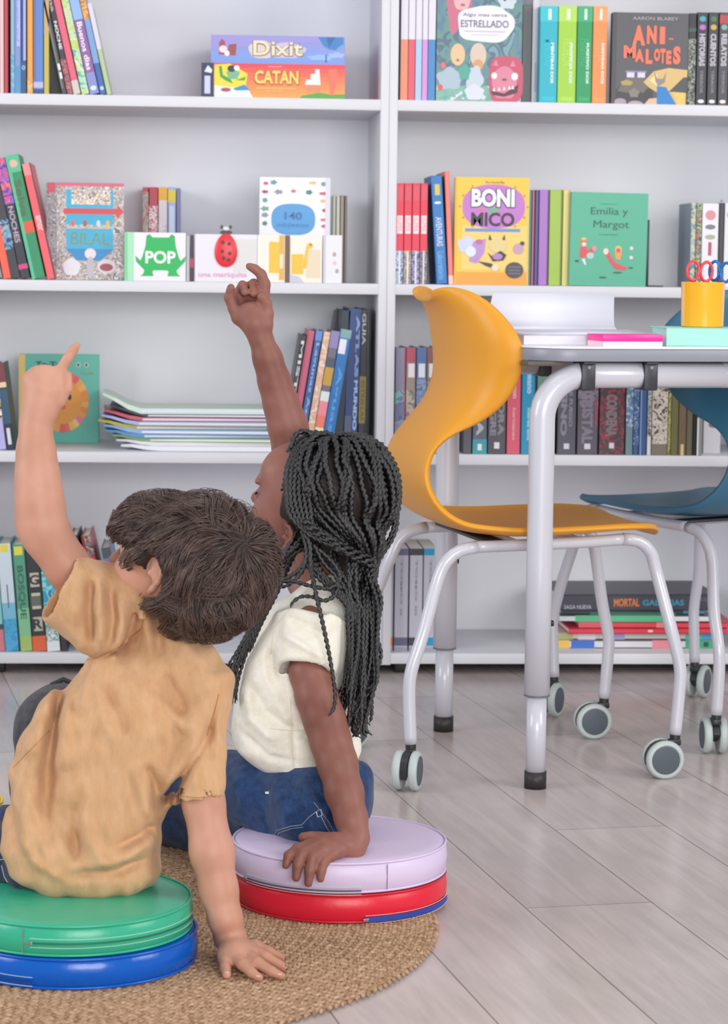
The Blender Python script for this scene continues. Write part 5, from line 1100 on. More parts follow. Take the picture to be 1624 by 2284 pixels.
# hair
def hair_mesh(name,Ec,rad,crown,n,parent,m,forbid,length=(.05,.085),lift=.006,w=.00055,seed=3,grav=.35,flow=None,steps=9,wave=.0022,rootok=None,clump=60,bias=None):
    r=np.random.default_rng(seed); Ec=np.array(Ec); rad=np.array(rad); B=np.stack([R3,V3,U3])
    X=r.normal(size=(n*3,3)); X/=np.linalg.norm(X,axis=1)[:,None]
    P=Ec+(X*rad)@B
    ok=np.ones(len(P),bool)
    def FD(P,c): 
        if callable(c): return np.where(c(P),0.,1.)
        d=P-c
        return np.where(d@s_>-.06,np.sqrt((d@f)**2+(d@u)**2),1.)
    for c,rr in forbid: ok&=FD(P,c)>rr
    if rootok is not None: ok&=rootok(P)
    P=P[ok][:n]; n=len(P)
    cl=r.integers(0,n,clump*6); 
    near=np.argmin(((P[:,None,:]-P[cl][None])**2).sum(2),axis=1); ph=r.uniform(0,6.28,len(cl))[near]; cwave=r.uniform(.4,1.4,len(cl))[near]; cdir=r.normal(size=(len(cl),3))[near]*.35; clift=r.uniform(.2,1.5,len(cl))[near]
    ln=r.uniform(*length,n); st=ln/steps; T=[];cur=P.copy(); alive=np.ones(n); A=[]; cc=P[cl][near]
    for i in range(steps+1):
        t=i/steps; q=(cur-Ec)@B.T/rad; qn=np.linalg.norm(q,axis=1)[:,None]; nr=(q/qn/rad)@B; nr/=np.linalg.norm(nr,axis=1)[:,None]
        lf=(-.002+lift*clift*(math.sin(min(1,t*1.25)*math.pi*.8)))+r.normal(size=n)*.0004
        pos=Ec+((q/qn)*rad)@B+nr*lf[:,None]
        T.append(pos); A.append(alive.copy())
        d=(cur-crown); d-=nr*(d*nr).sum(1)[:,None]; d/=np.linalg.norm(d,axis=1)[:,None]+1e-6
        sw=np.cross(nr,d)
        d=d+cdir+np.array([0,0,-grav])+sw*(.45*np.sin(ph+t*4.5*cwave))[:,None]
        if bias is not None: d=d+bias
        d-=nr*(d*nr).sum(1)[:,None]; d/=np.linalg.norm(d,axis=1)[:,None]+1e-6
        # strands of a lock draw together towards the tip
        pull=(cc-cur); pull-=nr*(pull*nr).sum(1)[:,None]
        cur=cur+d*st[:,None]+pull*(.05*t)
        cc=cc+d*st[:,None]
        for c,rr in forbid: alive=alive*(FD(cur,c)>rr)
    T=np.stack(T,1); A=np.stack(A,1)   # n,steps+1,3
    tang=np.gradient(T,axis=1); tang/=np.linalg.norm(tang,axis=2)[:,:,None]+1e-9
    nr=(T-Ec); nr/=np.linalg.norm(nr,axis=2)[:,:,None]; a=np.cross(tang,nr); a/=np.linalg.norm(a,axis=2)[:,:,None]+1e-9; b=np.cross(a,tang)
    k=steps+1; tt=np.linspace(0,1,k); W=w*np.sin(np.clip(.25+tt*.75,0,1)*math.pi)**.6+.00005; W=W[None,:,None]*A[:,:,None]*r.uniform(.7,1.3,(n,1,1))
    # cut strands stay where they stopped
    for i in range(1,k):
        dead=A[:,i]<.5; T[dead,i]=T[dead,i-1]
    vs=np.stack([T+a*W,T+b*W*.8,T-a*W],2).reshape(-1,3)
    base=(np.arange(n)*k*3)[:,None]+(np.arange(k-1)*3)[None]; base=base.ravel()
    F=[]
    for e in ((0,1),(1,2),(2,0)): F.append(np.stack([base+e[0],base+3+e[0],base+3+e[1],base+e[1]],1))
    F=np.concatenate(F)
    me=bpy.data.meshes.new(name); me.vertices.add(len(vs)); me.vertices.foreach_set('co',vs.astype(np.float32).ravel()); me.loops.add(F.size); me.loops.foreach_set('vertex_index',F.ravel().astype(np.int32)); me.polygons.add(len(F)); me.polygons.foreach_set('loop_start',np.arange(0,F.size,4,dtype=np.int32))
    try: me.polygons.foreach_set('loop_total',np.full(len(F),4,np.int32))
    except Exception: pass
    me.update(calc_edges=True); me.polygons.foreach_set('use_smooth',np.ones(len(F),bool)); return link(name,me,m,parent)
hm=mat('#56433d',.36,spec=.6,noise=.5,nscale=45,name='brown_hair'); hm0=mat('#2e2320',.6,bump=.5,bscale=300,noise=.3,nscale=90,name='brown_hair_base')
EC=P3(446,1264,3.192); ER=(.096,.081,.0885)
v=Vol(EC-.15,EC+.15,.003)
B=np.stack([R3,V3,U3])
v.ell(EC,(.093,.078,.0855),B,.0); v.ell(P3(366,1182,3.212),(.068,.062,.047),B,.015); v.ell(P3(465,1360,3.17),(.062,.05,.035),B,.02)
v.ell(L(.098,.0,-.046),(.052,.10,.064),[f,s_,u],.004,'s'); v.ell(L(.055,.07,-.072),(.044,.07,.060),[f,s_,u],.004,'s'); v.ell(L(-.006,.095,-.013),(.021,.05,.034),[f,s_,u],.004,'s')
cutbox(v,HC,f,u,.96,.044,.016); cutbox(v,HC,f,u,.96,.012,.002); cutbox(v,HC,f,u,.96,-.021,-.004); cutbox(v,HC,f,u,.96,-.026,-.04)
v.noise(.002,90,5)
hair=v.mesh('hair',hm0,boy)
ear=L(-.009,.078,-.005); jw=L(.038,.075,-.075)
def facezone(P):
    x=(P-HC)@f/.96; z=(P-HC)@u/.96; return ((z<.016)&(x>.046))|((z<-.010)&(x>.012))|((z<-.048)&(x>-.020))
fc=facezone
hair_mesh('hair_locks',EC,ER,P3(560,1200,3.13),6500,hair,hm,[(ear,.0275),(fc,.5),(jw,.046)],lift=.011,w=.0006,grav=.25,seed=4)
hair_mesh('hair_fringe',P3(366,1184,3.212),(.070,.064,.050),P3(470,1150,3.13),2600,hair,hm,[(ear,.0275),(fc,.5),(jw,.046)],length=(.035,.06),lift=.006,w=.0005,grav=.3,seed=9)
hair_mesh('hair_nape',P3(468,1352,3.165),(.064,.055,.040),P3(470,1240,3.12),1500,hair,hm,[(ear,.0275),(fc,.5)],length=(.03,.05),lift=.004,w=.0005,grav=.6,seed=12)
# tee shirt
CB1=cloth('mustard_cotton','#d3aa84','#c4986f',weave=800,stretch=(1,1,.35))
v=Vol((-.60,3.03,.07),(.10,3.40,.62),.0025)
rows=[(362,1352,34,.036,.02),(360,1385,62,.045,.02),(362,1425,100,.055,.02),(338,1472,146,.064,.015),(308,1540,182,.070,.01),(275,1600,192,.072),(240,1660,200,.073),(222,1720,196,.073),(205,1780,186,.074),(180,1840,176,.076),(182,1895,176,.078),(190,1940,168,.077),(198,1968,150,.070),(204,1992,118,.058)]
loft(v,rows,3.235,.012,2.3,.03)
cone(v,P3(285,1392,3.235),P3(131,1309,3.215),.068,.0485,.022)
v.cap(P3(350,1400,3.25),P3(255,1350,3.24),.035,.045,.03)
cone(v,P3(444,1520,3.225),P3(444,1787,3.203),.040,.0325,.016)
v.cap(P3(380,1440,3.24),P3(450,1520,3.22),.04,.036,.02)
FR=3.21
def fold(pts,amp,w): v.ridge([P3(x,y,3.18) for x,y in pts],amp*(2.3 if amp<0 else 1.9),w*1.1,side=FR+.02)
for pts,amp,w in [([(204,1290),(200,1360),(206,1440)],-.0075,.006),([(226,1290),(224,1370),(226,1450)],.005,.007),([(243,1310),(254,1380),(246,1440)],-.0065,.006),([(268,1330),(278,1390),(262,1450)],.004,.007),([(300,1350),(290,1400),(270,1470)],-.004,.006),([(170,1330),(160,1400),(190,1470)],.004,.009),
 ([(332,1345),(328,1410),(345,1470),(390,1530)],.005,.008),([(352,1400),(350,1470),(385,1540),(425,1590)],-.0055,.008),([(400,1420),(450,1480),(470,1560)],.003,.010),([(315,1410),(270,1450),(200,1480),(165,1470)],-.003,.004),
 ([(152,1450),(150,1500),(132,1570),(118,1640),(104,1720),(98,1800),(112,1880)],-.0085,.009),([(125,1530),(90,1610),(60,1700)],.005,.012),([(150,1560),(142,1640),(140,1720)],.005,.008),([(175,1510),(165,1600)],-.003,.006),
 ([(232,1520),(262,1580),(285,1640)],-.004,.008),([(212,1520),(232,1600),(262,1660)],.003,.008),([(330,1520),(390,1580),(430,1600)],-.005,.008),([(345,1570),(400,1640),(430,1660)],-.003,.007),
 ([(120,1700),(122,1780),(150,1850),(190,1900)],-.006,.009),([(62,1740),(56,1820),(70,1900)],.006,.011),([(90,1780),(100,1870),(120,1930)],.004,.008),([(168,1780),(172,1850),(168,1920)],-.005,.007),([(190,1800),(200,1870),(240,1930)],.0045,.008),
 ([(320,1700),(345,1760),(352,1820)],-.006,.008),([(300,1690),(322,1770),(330,1830)],.004,.008),([(440,1640),(400,1710),(352,1790)],.004,.008),([(478,1570),(466,1640),(425,1710),(370,1790),(352,1830)],-.006,.006),
 ([(345,1846),(310,1870),(250,1890)],-.003,.006),([(345,1870),(290,1905),(220,1915)],.005,.008),([(330,1920),(260,1940),(150,1945)],-.004,.006),([(40,1860),(90,1920),(150,1955)],.004,.007),([(20,1800),(30,1850),(45,1900)],-.004,.007),
 ([(430,1590),(438,1680),(430,1760)],.003,.008),([(468,1620),(470,1700)],-.003,.007)]: fold(pts,amp,w)
v.noise(.0011,70,2,(1,.6,1)); v.noise(.0009,150,8,(1,.5,.7)); v.noise(.0013,105,17,(1,.6,.55))
# open sleeves
cone(v,P3(165,1327,3.221),P3(120,1303,3.214),.040,.0455,.0,'s',rnd=.001)
cone(v,P3(444,1757,3.204),P3(444,1800,3.203),.0285,.0305,.0,'s',rnd=.001)
shirt=v.mesh('tee_shirt',CB1,boy,1)
sb=bvh(shirt); stt=mat('#b98350',.9)
stitch(sb,[(322,1342),(318,1400),(270,1440),(215,1468),(165,1480)],stt,shirt,'shoulder_seam',r=.0009,lift=.0)
stitch(sb,[(395,1775),(440,1779),(494,1774)],stt,shirt,'hem_seam',r=.0005); stitch(sb,[(113,1367),(138,1312),(170,1250)],stt,shirt,'hem_seam',r=.0005)
stitch(sb,[(488,1548),(478,1590),(462,1640)],stt,shirt,'shoulder_seam',r=.0008,lift=0)
stitch(sb,[(30,1712),(60,1680),(110,1630)],stt,shirt,'side_seam',r=.0006,lift=0)
# jeans of the boy
DN=cloth('dark_denim','#2a3a58','#18233a',weave=1300,bump=.5,rough=.85)
v=Vol((-.62,3.02,.05),(-.02,3.75,.24),.004)
v.ell(P3(170,1915,3.24),(.085,.058,.04),None,.0); v.chain([P3(85,1925,3.24),P3(-40,1912,3.40),P3(20,1870,3.58)],[.044,.050,.045],.02); v.chain([P3(230,1915,3.25),P3(200,1850,3.5)],[.055,.045],.03)
v.chain([P3(20,1870,3.58),P3(100,1885,3.60)],[.04,.03],.02)
sl,g=v.sub(np.array([-9,-9,-9.]),np.array([9,9,9.])); v.put(sl,(g[2]+0*g[0]+0*g[1]-.0905).astype(np.float32),.004,'s')
v.noise(.0016,70,4)
jn=v.mesh('jeans',DN,boy,1); jb=bvh(jn); ws=mat('#b9b7b4',.8)
stitch(jb,[(0,1900),(20,1897),(42,1902)],ws,jn,r=.0007); stitch(jb,[(0,1918),(18,1915),(40,1918)],ws,jn,r=.0007); stitch(jb,[(4,1930),(10,1955),(22,1975)],ws,jn,r=.0007)

def shoe(a,b,col,parent):
    """low sneaker from heel a to toe b"""
    a=np.array(a);b=np.array(b); v=Vol(np.minimum(a,b)-.06,np.maximum(a,b)+.06,.004); w=nrm(b-a)
    v.cap(a,b,.028,.024,.0); v.cap(a+[0,0,.018],a*.6+b*.4+[0,0,.014],.026,.02,.015)
    sl,g=v.sub(np.array([-9,-9,-9.]),np.array([9,9,9.])); v.put(sl,(g[2]+0*g[0]+0*g[1]-(min(a[2],b[2])-.022)).astype(np.float32),.004,'s')
    return v.mesh('shoe',mat(col,.6),parent,1)
q=P3(104,1886,3.60); shoe([q[0],q[1],.034],[q[0]+.09,q[1]+.06,.034],'#3a3f4a',boy)
# ---------------- the girl ----------------
SG=skin('girl_skin','#9a685c','#7f5046')
v=Vol((-.10,3.20,.06),(.30,3.92,.95),.0027)
f,s_,u=frame(-.80*R3+.36*U3+.48*V3, U3-.33*V3)
GC=P3(703,1128,3.60)
L=head(v,GC,f,s_,u,1.03,ear=.72,edz=-.014)
v.chain([GC-u*.04-f*.02,P3(718,1240,3.60),P3(712,1320,3.62)],[.036,.032,.029],.02)
v.chain([P3(712,1335,3.63),P3(690,1450,3.61),P3(675,1600,3.60),P3(700,1740,3.58)],[.029,.038,.040,.042],.02)
# propping left arm
v.chain([P3(712,1350,3.61),P3(688,1400,3.545),P3(690,1500,3.505),P3(707,1556,3.495),P3(724,1606,3.485),P3(738,1655,3.475),P3(753,1704,3.465),P3(768,1768,3.45),P3(783,1825,3.435),P3(793,1872,3.422)],[.028,.027,.0270,.0285,.0285,.0275,.0268,.0255,.0215,.0185],.012)
v.chain([P3(793,1868,3.422),P3(786,1893,3.412),P3(745,1884,3.405)],[.0185,.0165,.015],.008)
v.ell(P3(742,1883,3.404),(.027,.022,.0135),None,.008)
W0=P3(752,1884,3.405)
for pts,rs in [([(712,1872,3.405),(694,1868,3.402),(676,1867,3.400)],[.0105,.0085,.0068]),
               ([(712,1880,3.395),(688,1886,3.385),(664,1893,3.377),(644,1908,3.372),(638,1930,3.369)],[.0105,.0088,.0075,.0068,.0058]),
               ([(722,1886,3.388),(698,1892,3.378),(674,1903,3.370),(664,1930,3.364),(661,1958,3.363)],[.0108,.0090,.0080,.0072,.0060]),
               ([(740,1890,3.386),(716,1899,3.374),(697,1912,3.367),(691,1942,3.361),(688,1970,3.360)],[.0108,.0090,.0080,.0070,.0060]),
               ([(757,1897,3.388),(738,1908,3.376),(722,1922,3.369),(717,1942,3.364),(715,1960,3.362)],[.0105,.0086,.0075,.0066,.0056])]:
    v.chain([W0]+[P3(*p) for p in pts],[.013]+rs,.003,k0=.007)
# raised right arm
v.chain([P3(712,1350,3.63),P3(690,1290,3.69),P3(668,1120,3.71),P3(655,1010,3.70),P3(642,950,3.695),P3(627,900,3.69),P3(612,850,3.685),P3(597,800,3.68),P3(581,752,3.675)],[.034,.032,.0285,.0295,.0275,.0245,.0222,.0196,.0172],.015)
D0=3.672
v.chain([P3(581,752,3.675),P3(570,722,D0),P3(560,700,D0)],[.0172,.020,.018],.008); v.ell(P3(562,706,D0),(.026,.013,.020),None,.008)
for pts,rs in [([(532,708,D0-.002),(521,690,D0-.004),(511,664,D0-.006),(515,642,D0-.012)],[.0105,.0080,.0075,.0064]),
               ([(546,698,D0+.004),(540,678,D0+.010),(531,654,D0+.012),(541,636,D0+.002),(546,652,D0-.008)],[.0100,.0082,.0078,.0068,.006]),
               ([(566,690,D0+.004),(562,668,D0+.012),(556,640,D0+.014),(566,632,D0+.004),(566,655,D0-.006)],[.0100,.0084,.008,.0070,.0062]),
               ([(585,690,D0-.002),(589,662,D0-.003),(591,634,D0-.004),(583,612,D0-.006),(569,600,D0-.008),(556,594,D0-.009)],[.0105,.0088,.0083,.0076,.0068,.0058]),
               ([(592,725,D0-.004),(597,700,D0-.006),(594,676,D0-.010),(584,662,D0-.016)],[.0110,.0092,.0082,.007])]:
    v.chain([P3(575,720,D0)]+[P3(*p) for p in pts],[.012]+rs,.003,k0=.007)
girl=v.mesh('person',SG,None,1)
tag(girl,'person with black braids in a cream tee, leaning one hand on the lilac cushion','person')
gb=bvh(girl)
for q in ((571,1092),(570,1098),(572,1104)): pass
P=[L(.0785,.018,.001),L(.083,.026,-.004),L(.080,.036,-.003),L(.075,.043,.001)]
vs,fs=tube_geo(P,.0014,6); pyd('eyelashes',vs,fs,mat('#1c1413',.5),girl,True)
P=[L(.083,.016,.022),L(.080,.028,.026),L(.072,.042,.024)]
vs,fs=tube_geo(spl(P,.004),.0016,6); pyd('eyebrow',vs,fs,mat('#2a1a16',.7),girl,True)
# scalp cap and braids
bl=mat('#121114',.28,spec=.7,bump=.4,bscale=900,noise=.4,nscale=120,name='black_braid')
B=np.stack([R3,V3,U3])
v=Vol(GC-.17,GC+.15,.003)
v.ell(GC-f*.006+u*.020,(.0900,.0755,.0790),[f,s_,u],.0); v.ell(P3(742,1215,3.60),(.046,.046,.050),B,.03)
v.ell(L(.110,0,-.01),(.082,.14,.13),[f,s_,u],.004,'s'); v.ell(L(.01,.075,-.035),(.034,.026,.034),[f,s_,u],.004,'s')
cutbox(v,GC,f,u,1.03,.012,.2)
gh=v.mesh('hair',mat('#2c211f',.6,noise=.4,nscale=60,bump=.3,name='scalp_hair'),girl)
def braid(pts,r0=.0050,r1=.0026,parent=gh,pitch=.0085):
    P=spl(pts,.0016); N=len(P); rad=[(r0+(r1-r0)*(i/N)**1.5)*(1 if i<N-6 else (N-i)/6+.05) for i in range(N)]
    vs=[];fs=[]
    P=np.array(P); T=np.gradient(P,axis=0); T/=np.linalg.norm(T,axis=1)[:,None]+1e-9
    a=np.array([.3,-.9,.1]); n=8; uu=a-T[0]*(a@T[0]); 
    for i in range(N):
        uu=uu-T[i]*(uu@T[i]); uu/=np.linalg.norm(uu); w=np.cross(T[i],uu); ph=math.pi*i*.0016/pitch
        for k in range(n):
            th=2*math.pi*k/n; r=rad[i]*(.86+.26*math.cos(2*(th-ph)))*(1+.05*math.sin(4*ph))
            vs.append(P[i]+uu*(math.cos(th)*r)+w*(math.sin(th)*r))
    F_=[]
    for i in range(N-1):
        for k in range(n): k2=(k+1)%n; F_.append((i*n+k,i*n+k2,(i+1)*n+k2,(i+1)*n+k))
    F_.append(tuple(range(n-1,-1,-1))); F_.append(tuple((N-1)*n+k for k in range(n)))
    return pyd('braid',vs,F_,bl,parent,True)
rr=random.Random(5)
HCn=P3(752,1108,3.585); hr=(.0790,.0760,.0900)
def onhead(th,ph,lift=0):
    x=(hr[0]+lift)*math.sin(th)*math.sin(ph); y=-(hr[1]+lift)*math.sin(th)*math.cos(ph); z=(hr[2]+lift)*math.cos(th)
    return HCn+R3*x+V3*y+U3*z
T0=P3(818,1262,3.555)
nb=52
for i in range(nb):
    ph=math.radians(-92+262*(i+rr.uniform(-.3,.3))/nb); th0=math.radians(rr.choice((10,24,38)) if i%2 else rr.uniform(16,46))
    # where the band is reached
    if ph<math.radians(55): th1=math.radians(104+14*math.sin(ph))
    else: th1=math.radians(122)
    lf=rr.uniform(.001,.009); pts=[onhead(th0-.05,ph,-.004)]
    m_=6
    for j in range(m_):
        t=(j+1)/m_; th=th0+(th1-th0)*t; pts.append(onhead(th,ph+rr.uniform(-.05,.05)+.10*math.sin(t*3+i),.003+lf*math.sin(math.pi*t)**.7+(.004 if t<.9 else 0)))
    e=pts[-1]; px=e-HCn
    if ph<math.radians(60):
        for t in (.35,.7):
            q=e*(1-t)+T0*t; dd=q-HCn; dd=dd-U3*(dd@U3); q=q+dd/np.linalg.norm(dd)*(.016*math.sin(math.pi*t))+U3*rr.uniform(-.005,.005); pts.append(q)
    pts.append(T0+R3*rr.uniform(-.014,.016)+V3*rr.uniform(-.012,.014)+U3*rr.uniform(-.004,.006))
    x1=rr.uniform(775,846); yl=rr.uniform(1530,1650); dd=rr.uniform(-.02,.025)
    xs=rr.uniform(-10,10)
    pts+= [P3(x1+xs*.3,1350,3.535+dd),P3(x1+xs*.2+rr.uniform(-5,5),1440,3.515+dd),P3(x1-6+rr.uniform(-8,8),1520,3.50+dd)]
    if yl>1560: pts.append(P3(x1-14+rr.uniform(-14,10),yl-25,3.50+dd))
    pts.append(P3(x1-18+rr.uniform(-16,10),yl,3.50+dd))
    braid(pts)
for k in range(6):
    o=rr.uniform(-3,3); braid([P3(672+k*9,984,3.575),P3(652+k*9+o,1012,3.540),P3(640+k*10,1050,3.522),P3(637+k*11+o,1100,3.512),P3(644+k*10,1142,3.508),P3(664+k*7,1170,3.504),P3(700+k*8,1200,3.500),P3(770,1232,3.505),P3(812,1256,3.535)])
# twisted band from above the ear to the back
for k in range(4):
    pts=[]
    for t in np.linspace(0,1,12):
        x=676+t*160; y=1165+t*92+8*math.sin(t*math.pi); q=P3(x,y,3.503+.02*abs(t-.45)+.03*t*t); a=t*14+k*math.pi/2
        pts.append(q+U3*(.0062*math.cos(a))+V3*(.0062*math.sin(a)-.006))
    braid(pts,.0046,.004)
# front strands falling left of the shoulder
for i in range(14):
    o=rr.uniform(-1,1); x0=648+rr.uniform(-8,60)
    pts=[P3(x0,1190+rr.uniform(-25,25),3.55+.01*o),P3(640+14*o,1250,3.545+.01*o),P3(608+16*o,1320,3.535+.008*o),P3(574+14*o,1390,3.525+.01*o),P3(545+16*o,1450+rr.uniform(-10,20),3.525+.01*o)]
    if i%3: pts.append(P3(520+18*o+rr.uniform(-10,10),1500+rr.uniform(-20,45),3.525+.012*o))
    if i%3==1: pts.append(P3(512+14*o+rr.uniform(-14,30),1540+rr.uniform(-20,50),3.525+.01*o))
    braid(pts,.0040,.0020)
# nape strands and loops over the collar
for i in range(12):
    o=rr.uniform(-1,1); x0=rr.uniform(690,800)
    braid([P3(x0,1215,3.545),P3(x0+6*o,1260,3.520),P3((x0+790)/2+14*o,1310,3.515),P3(795+20*o,1370,3.510),P3(800+22*o,1450+rr.uniform(-20,60),3.498),P3(795+22*o,1520+rr.uniform(-10,70),3.494)],.0042,.0024)
for pts in ([(672,1185,3.505),(690,1210,3.498),(694,1260,3.492),(704,1320,3.470),(722,1400,3.455),(738,1480,3.452),(747,1545,3.452),(744,1580,3.452),(733,1597,3.450)],
            [(700,1215,3.50),(722,1255,3.498),(752,1290,3.492),(748,1325,3.480),(724,1340,3.474),(700,1332,3.474),(672,1331,3.478),(652,1345,3.474),(648,1356,3.474)],
            [(712,1225,3.50),(745,1258,3.495),(759,1290,3.490),(735,1312,3.480),(690,1306,3.480),(650,1296,3.488),(628,1300,3.50)],
            [(690,1240,3.50),(668,1270,3.50),(640,1290,3.500),(612,1305,3.51),(590,1330,3.52)],
            [(676,1190,3.505),(684,1230,3.50),(676,1270,3.497),(650,1300,3.49),(622,1312,3.50)],
            [(838,1300,3.53),(850,1340,3.52),(845,1380,3.515),(842,1420,3.51),(850,1460,3.505),(840,1500,3.50)],
            [(876,1120,3.57),(886,1160,3.565),(876,1200,3.56),(855,1235,3.56),(840,1262,3.555)],
            [(872,1080,3.57),(884,1120,3.565),(880,1170,3.56),(862,1215,3.56),(842,1250,3.555)]):
    braid([P3(*p) for p in pts],.0038,.0026)
for i in (0,1,2):
    x=650+i*48; braid([P3(x,1000-4*i%9,3.56+.01*i),P3(x+8,972+3*(i%2),3.565),P3(x+34,962+4*(i%3),3.57),P3(x+58,985,3.565)],.0044,.0038)
# cream tee
CG=cloth('cream_cotton','#efece2','#e2dccb',weave=900,bump=.2)
v=Vol((-.17,3.28,.10),(.33,3.74,.48),.0025)
loft(v,[(738,1272,36,.034,.03),(735,1296,48,.036,.02),(728,1325,78,.046,.02),(700,1360,105,.052,.01),(688,1410,120,.062),(672,1460,134,.068),(664,1520,136,.070),(660,1580,138,.070),(660,1630,144,.071),(664,1670,144,.071),(678,1705,112,.066),(690,1738,62,.056)],3.575,.012,2.3,.02)
cone(v,P3(700,1385,3.54),P3(681,1500,3.505),.051,.0455,.022)
fold2=lambda pts,amp,w: v.ridge([P3(x,y,3.5) for x,y in pts],amp*1.5,w,side=3.57)
for pts,amp,w in [([(640,1380),(690,1395),(740,1430)],-.005,.006),([(625,1410),(670,1430),(725,1460)],.004,.006),([(655,1345),(700,1360),(735,1375)],-.004,.005),([(560,1530),(590,1590),(640,1625),(690,1650)],-.005,.007),([(545,1540),(560,1610),(620,1660)],.004,.008),([(610,1510),(620,1570),(650,1620)],.003,.009),([(652,1600),(655,1660),(660,1730)],-.0022,.003),([(540,1640),(600,1690),(660,1700)],-.003,.005),([(665,1640),(700,1652),(760,1640)],-.004,.005),([(680,1640),(700,1600),(690,1560)],.003,.008),([(602,1450),(606,1500),(620,1540)],-.006,.006),([(760,1500),(775,1570),(785,1640)],-.004,.006)]: fold2(pts,amp,w)
v.noise(.0010,70,12)
cone(v,P3(682,1478,3.511),P3(681,1503,3.504),.033,.0385,.0,'s',rnd=.001)
gs=v.mesh('tee_shirt',CG,girl,1); b_=bvh(gs)
stitch(b_,[(612,1490),(660,1493),(744,1476)],mat('#d9cfd8',.9),gs,'hem_seam',r=.0005)
stitch(b_,[(600,1625),(650,1630),(700,1625)],mat('#d6cfb8',.9),gs,'side_seam',r=.0005,lift=0); stitch(b_,[(648,1560),(650,1640),(655,1725)],mat('#d6cfb8',.9),gs,'side_seam',r=.0005,lift=0)
stitch(b_,[(655,1350),(612,1400),(604,1460)],mat('#d6cfb8',.9),gs,'shoulder_seam',r=.0006,lift=0)
# jeans
DG=cloth('blue_denim','#34507c','#1b2d50',weave=1300,bump=.5,rough=.85,stretch=(1,1,1))
v=Vol((-.33,3.26,.0),(.33,4.02,.36),.0035)
v.ell(P3(752,1785,3.55),(.050,.070,.050),None,.0); v.ell(P3(690,1800,3.53),(.060,.072,.050),None,.02)
v.chain([P3(700,1795,3.52),P3(600,1768,3.60),P3(500,1765,3.70),P3(400,1800,3.80),P3(340,1822,3.84)],[.052,.056,.055,.046,.038],.03)
v.chain([P3(700,1795,3.60),P3(560,1760,3.74),P3(400,1815,3.90)],[.05,.05,.038],.03)
v.chain([P3(340,1832,3.86),P3(440,1845,3.80),P3(560,1838,3.66),P3(620,1842,3.56)],[.036,.034,.034,.032],.02)
v.cap(P3(795,1735,3.56),P3(770,1790,3.55),.024,.034,.02)
sl,g=v.sub(np.array([-9,CL[1]-.17,-9.]),np.array([9,CL[1]+.16,9.]))
q=np.sqrt((g[0]-CL[0])**2+(g[1]-CL[1])**2)-.157; dd=np.maximum(q,g[2]-.0905)
v.put(sl,dd.astype(np.float32),.004,'s')
fold3=lambda pts,amp,w: v.ridge([P3(x,y,3.5) for x,y in pts],amp*1.4,w,side=3.62)
for pts,amp,w in [([(640,1720),(670,1790),(690,1850)],-.005,.006),([(665,1725),(700,1780),(735,1845)],.004,.006),([(690,1740),(725,1800),(750,1845)],-.005,.005),([(600,1720),(630,1790),(640,1850)],.004,.008),([(560,1720),(590,1780),(600,1850)],-.004,.008),([(720,1740),(745,1790),(757,1835)],.004,.005),([(520,1740),(540,1800),(530,1850)],.003,.01)]: fold3(pts,amp,w)
v.noise(.0015,60,21)
gj=v.mesh('jeans',DG,girl,1); b_=bvh(gj); ws=mat('#8f9bb0',.8)
stitch(b_,[(609,1872),(618,1852),(650,1842),(672,1840),(690,1822),(712,1806)],ws,gj,r=.0006); stitch(b_,[(615,1873),(623,1857),(652,1847),(676,1845)],ws,gj,r=.0005)
stitch(b_,[(706,1812),(716,1806),(718,1818),(709,1822),(706,1812)],mat('#c9d0dc',.7),gj,'belt_loop_stitching',r=.0008); stitch(b_,[(716,1820),(728,1845),(736,1858)],ws,gj,r=.0006)
stitch(b_,[(700,1790),(730,1830),(745,1856)],ws,gj,r=.0005)
q=hit(b_,599,1768,.0008)
if q: box('label_tab',-.004,.004,-.001,.001,-.0015,.0015,mat('#e6e8ec',.6),gj).location=q
# ---------------- backpack beyond the boy ----------------
t=thing('backpack','dark grey soft backpack standing on the floor beyond the boy in the mustard tee','backpack',(-.205,3.93,0),.1)
FB=cloth('grey_nylon','#5d5d62','#45454b',weave=900,bump=.4)
v=Vol((-.10,-.10,-.02),(.10,.10,.27),.004)
v.chain([(0,0,.07),(0,0,.16)],[.075,.070],.02); v.ell((0,0,.07),(.083,.062,.075),None,.03); v.ell((0,.0,.165),(.074,.055,.052),None,.03)
sl,g=v.sub(np.array([-9,-9,-9.]),np.array([9,9,9.])); v.put(sl,(g[2]+0*g[0]+0*g[1]).astype(np.float32),.01,'s')
v.noise(.002,60,2)
bp_=v.mesh('bag_body',FB,t,1); bp_.location=(0,0,0)
tube('zipper',[( .074*math.cos(a),-.045-.012*math.sin(a),.10+.085*math.sin(a)) for a in np.linspace(.2,math.pi-.2,24)],.0014,mat('#2a2a2e',.5),t,8)
tube('carry_loop',[(-.02,.0,.212),(-.018,.0,.232),(0,.0,.240),(.018,.0,.232),(.02,.0,.212)],.004,mat('#38383c',.7),t,8)
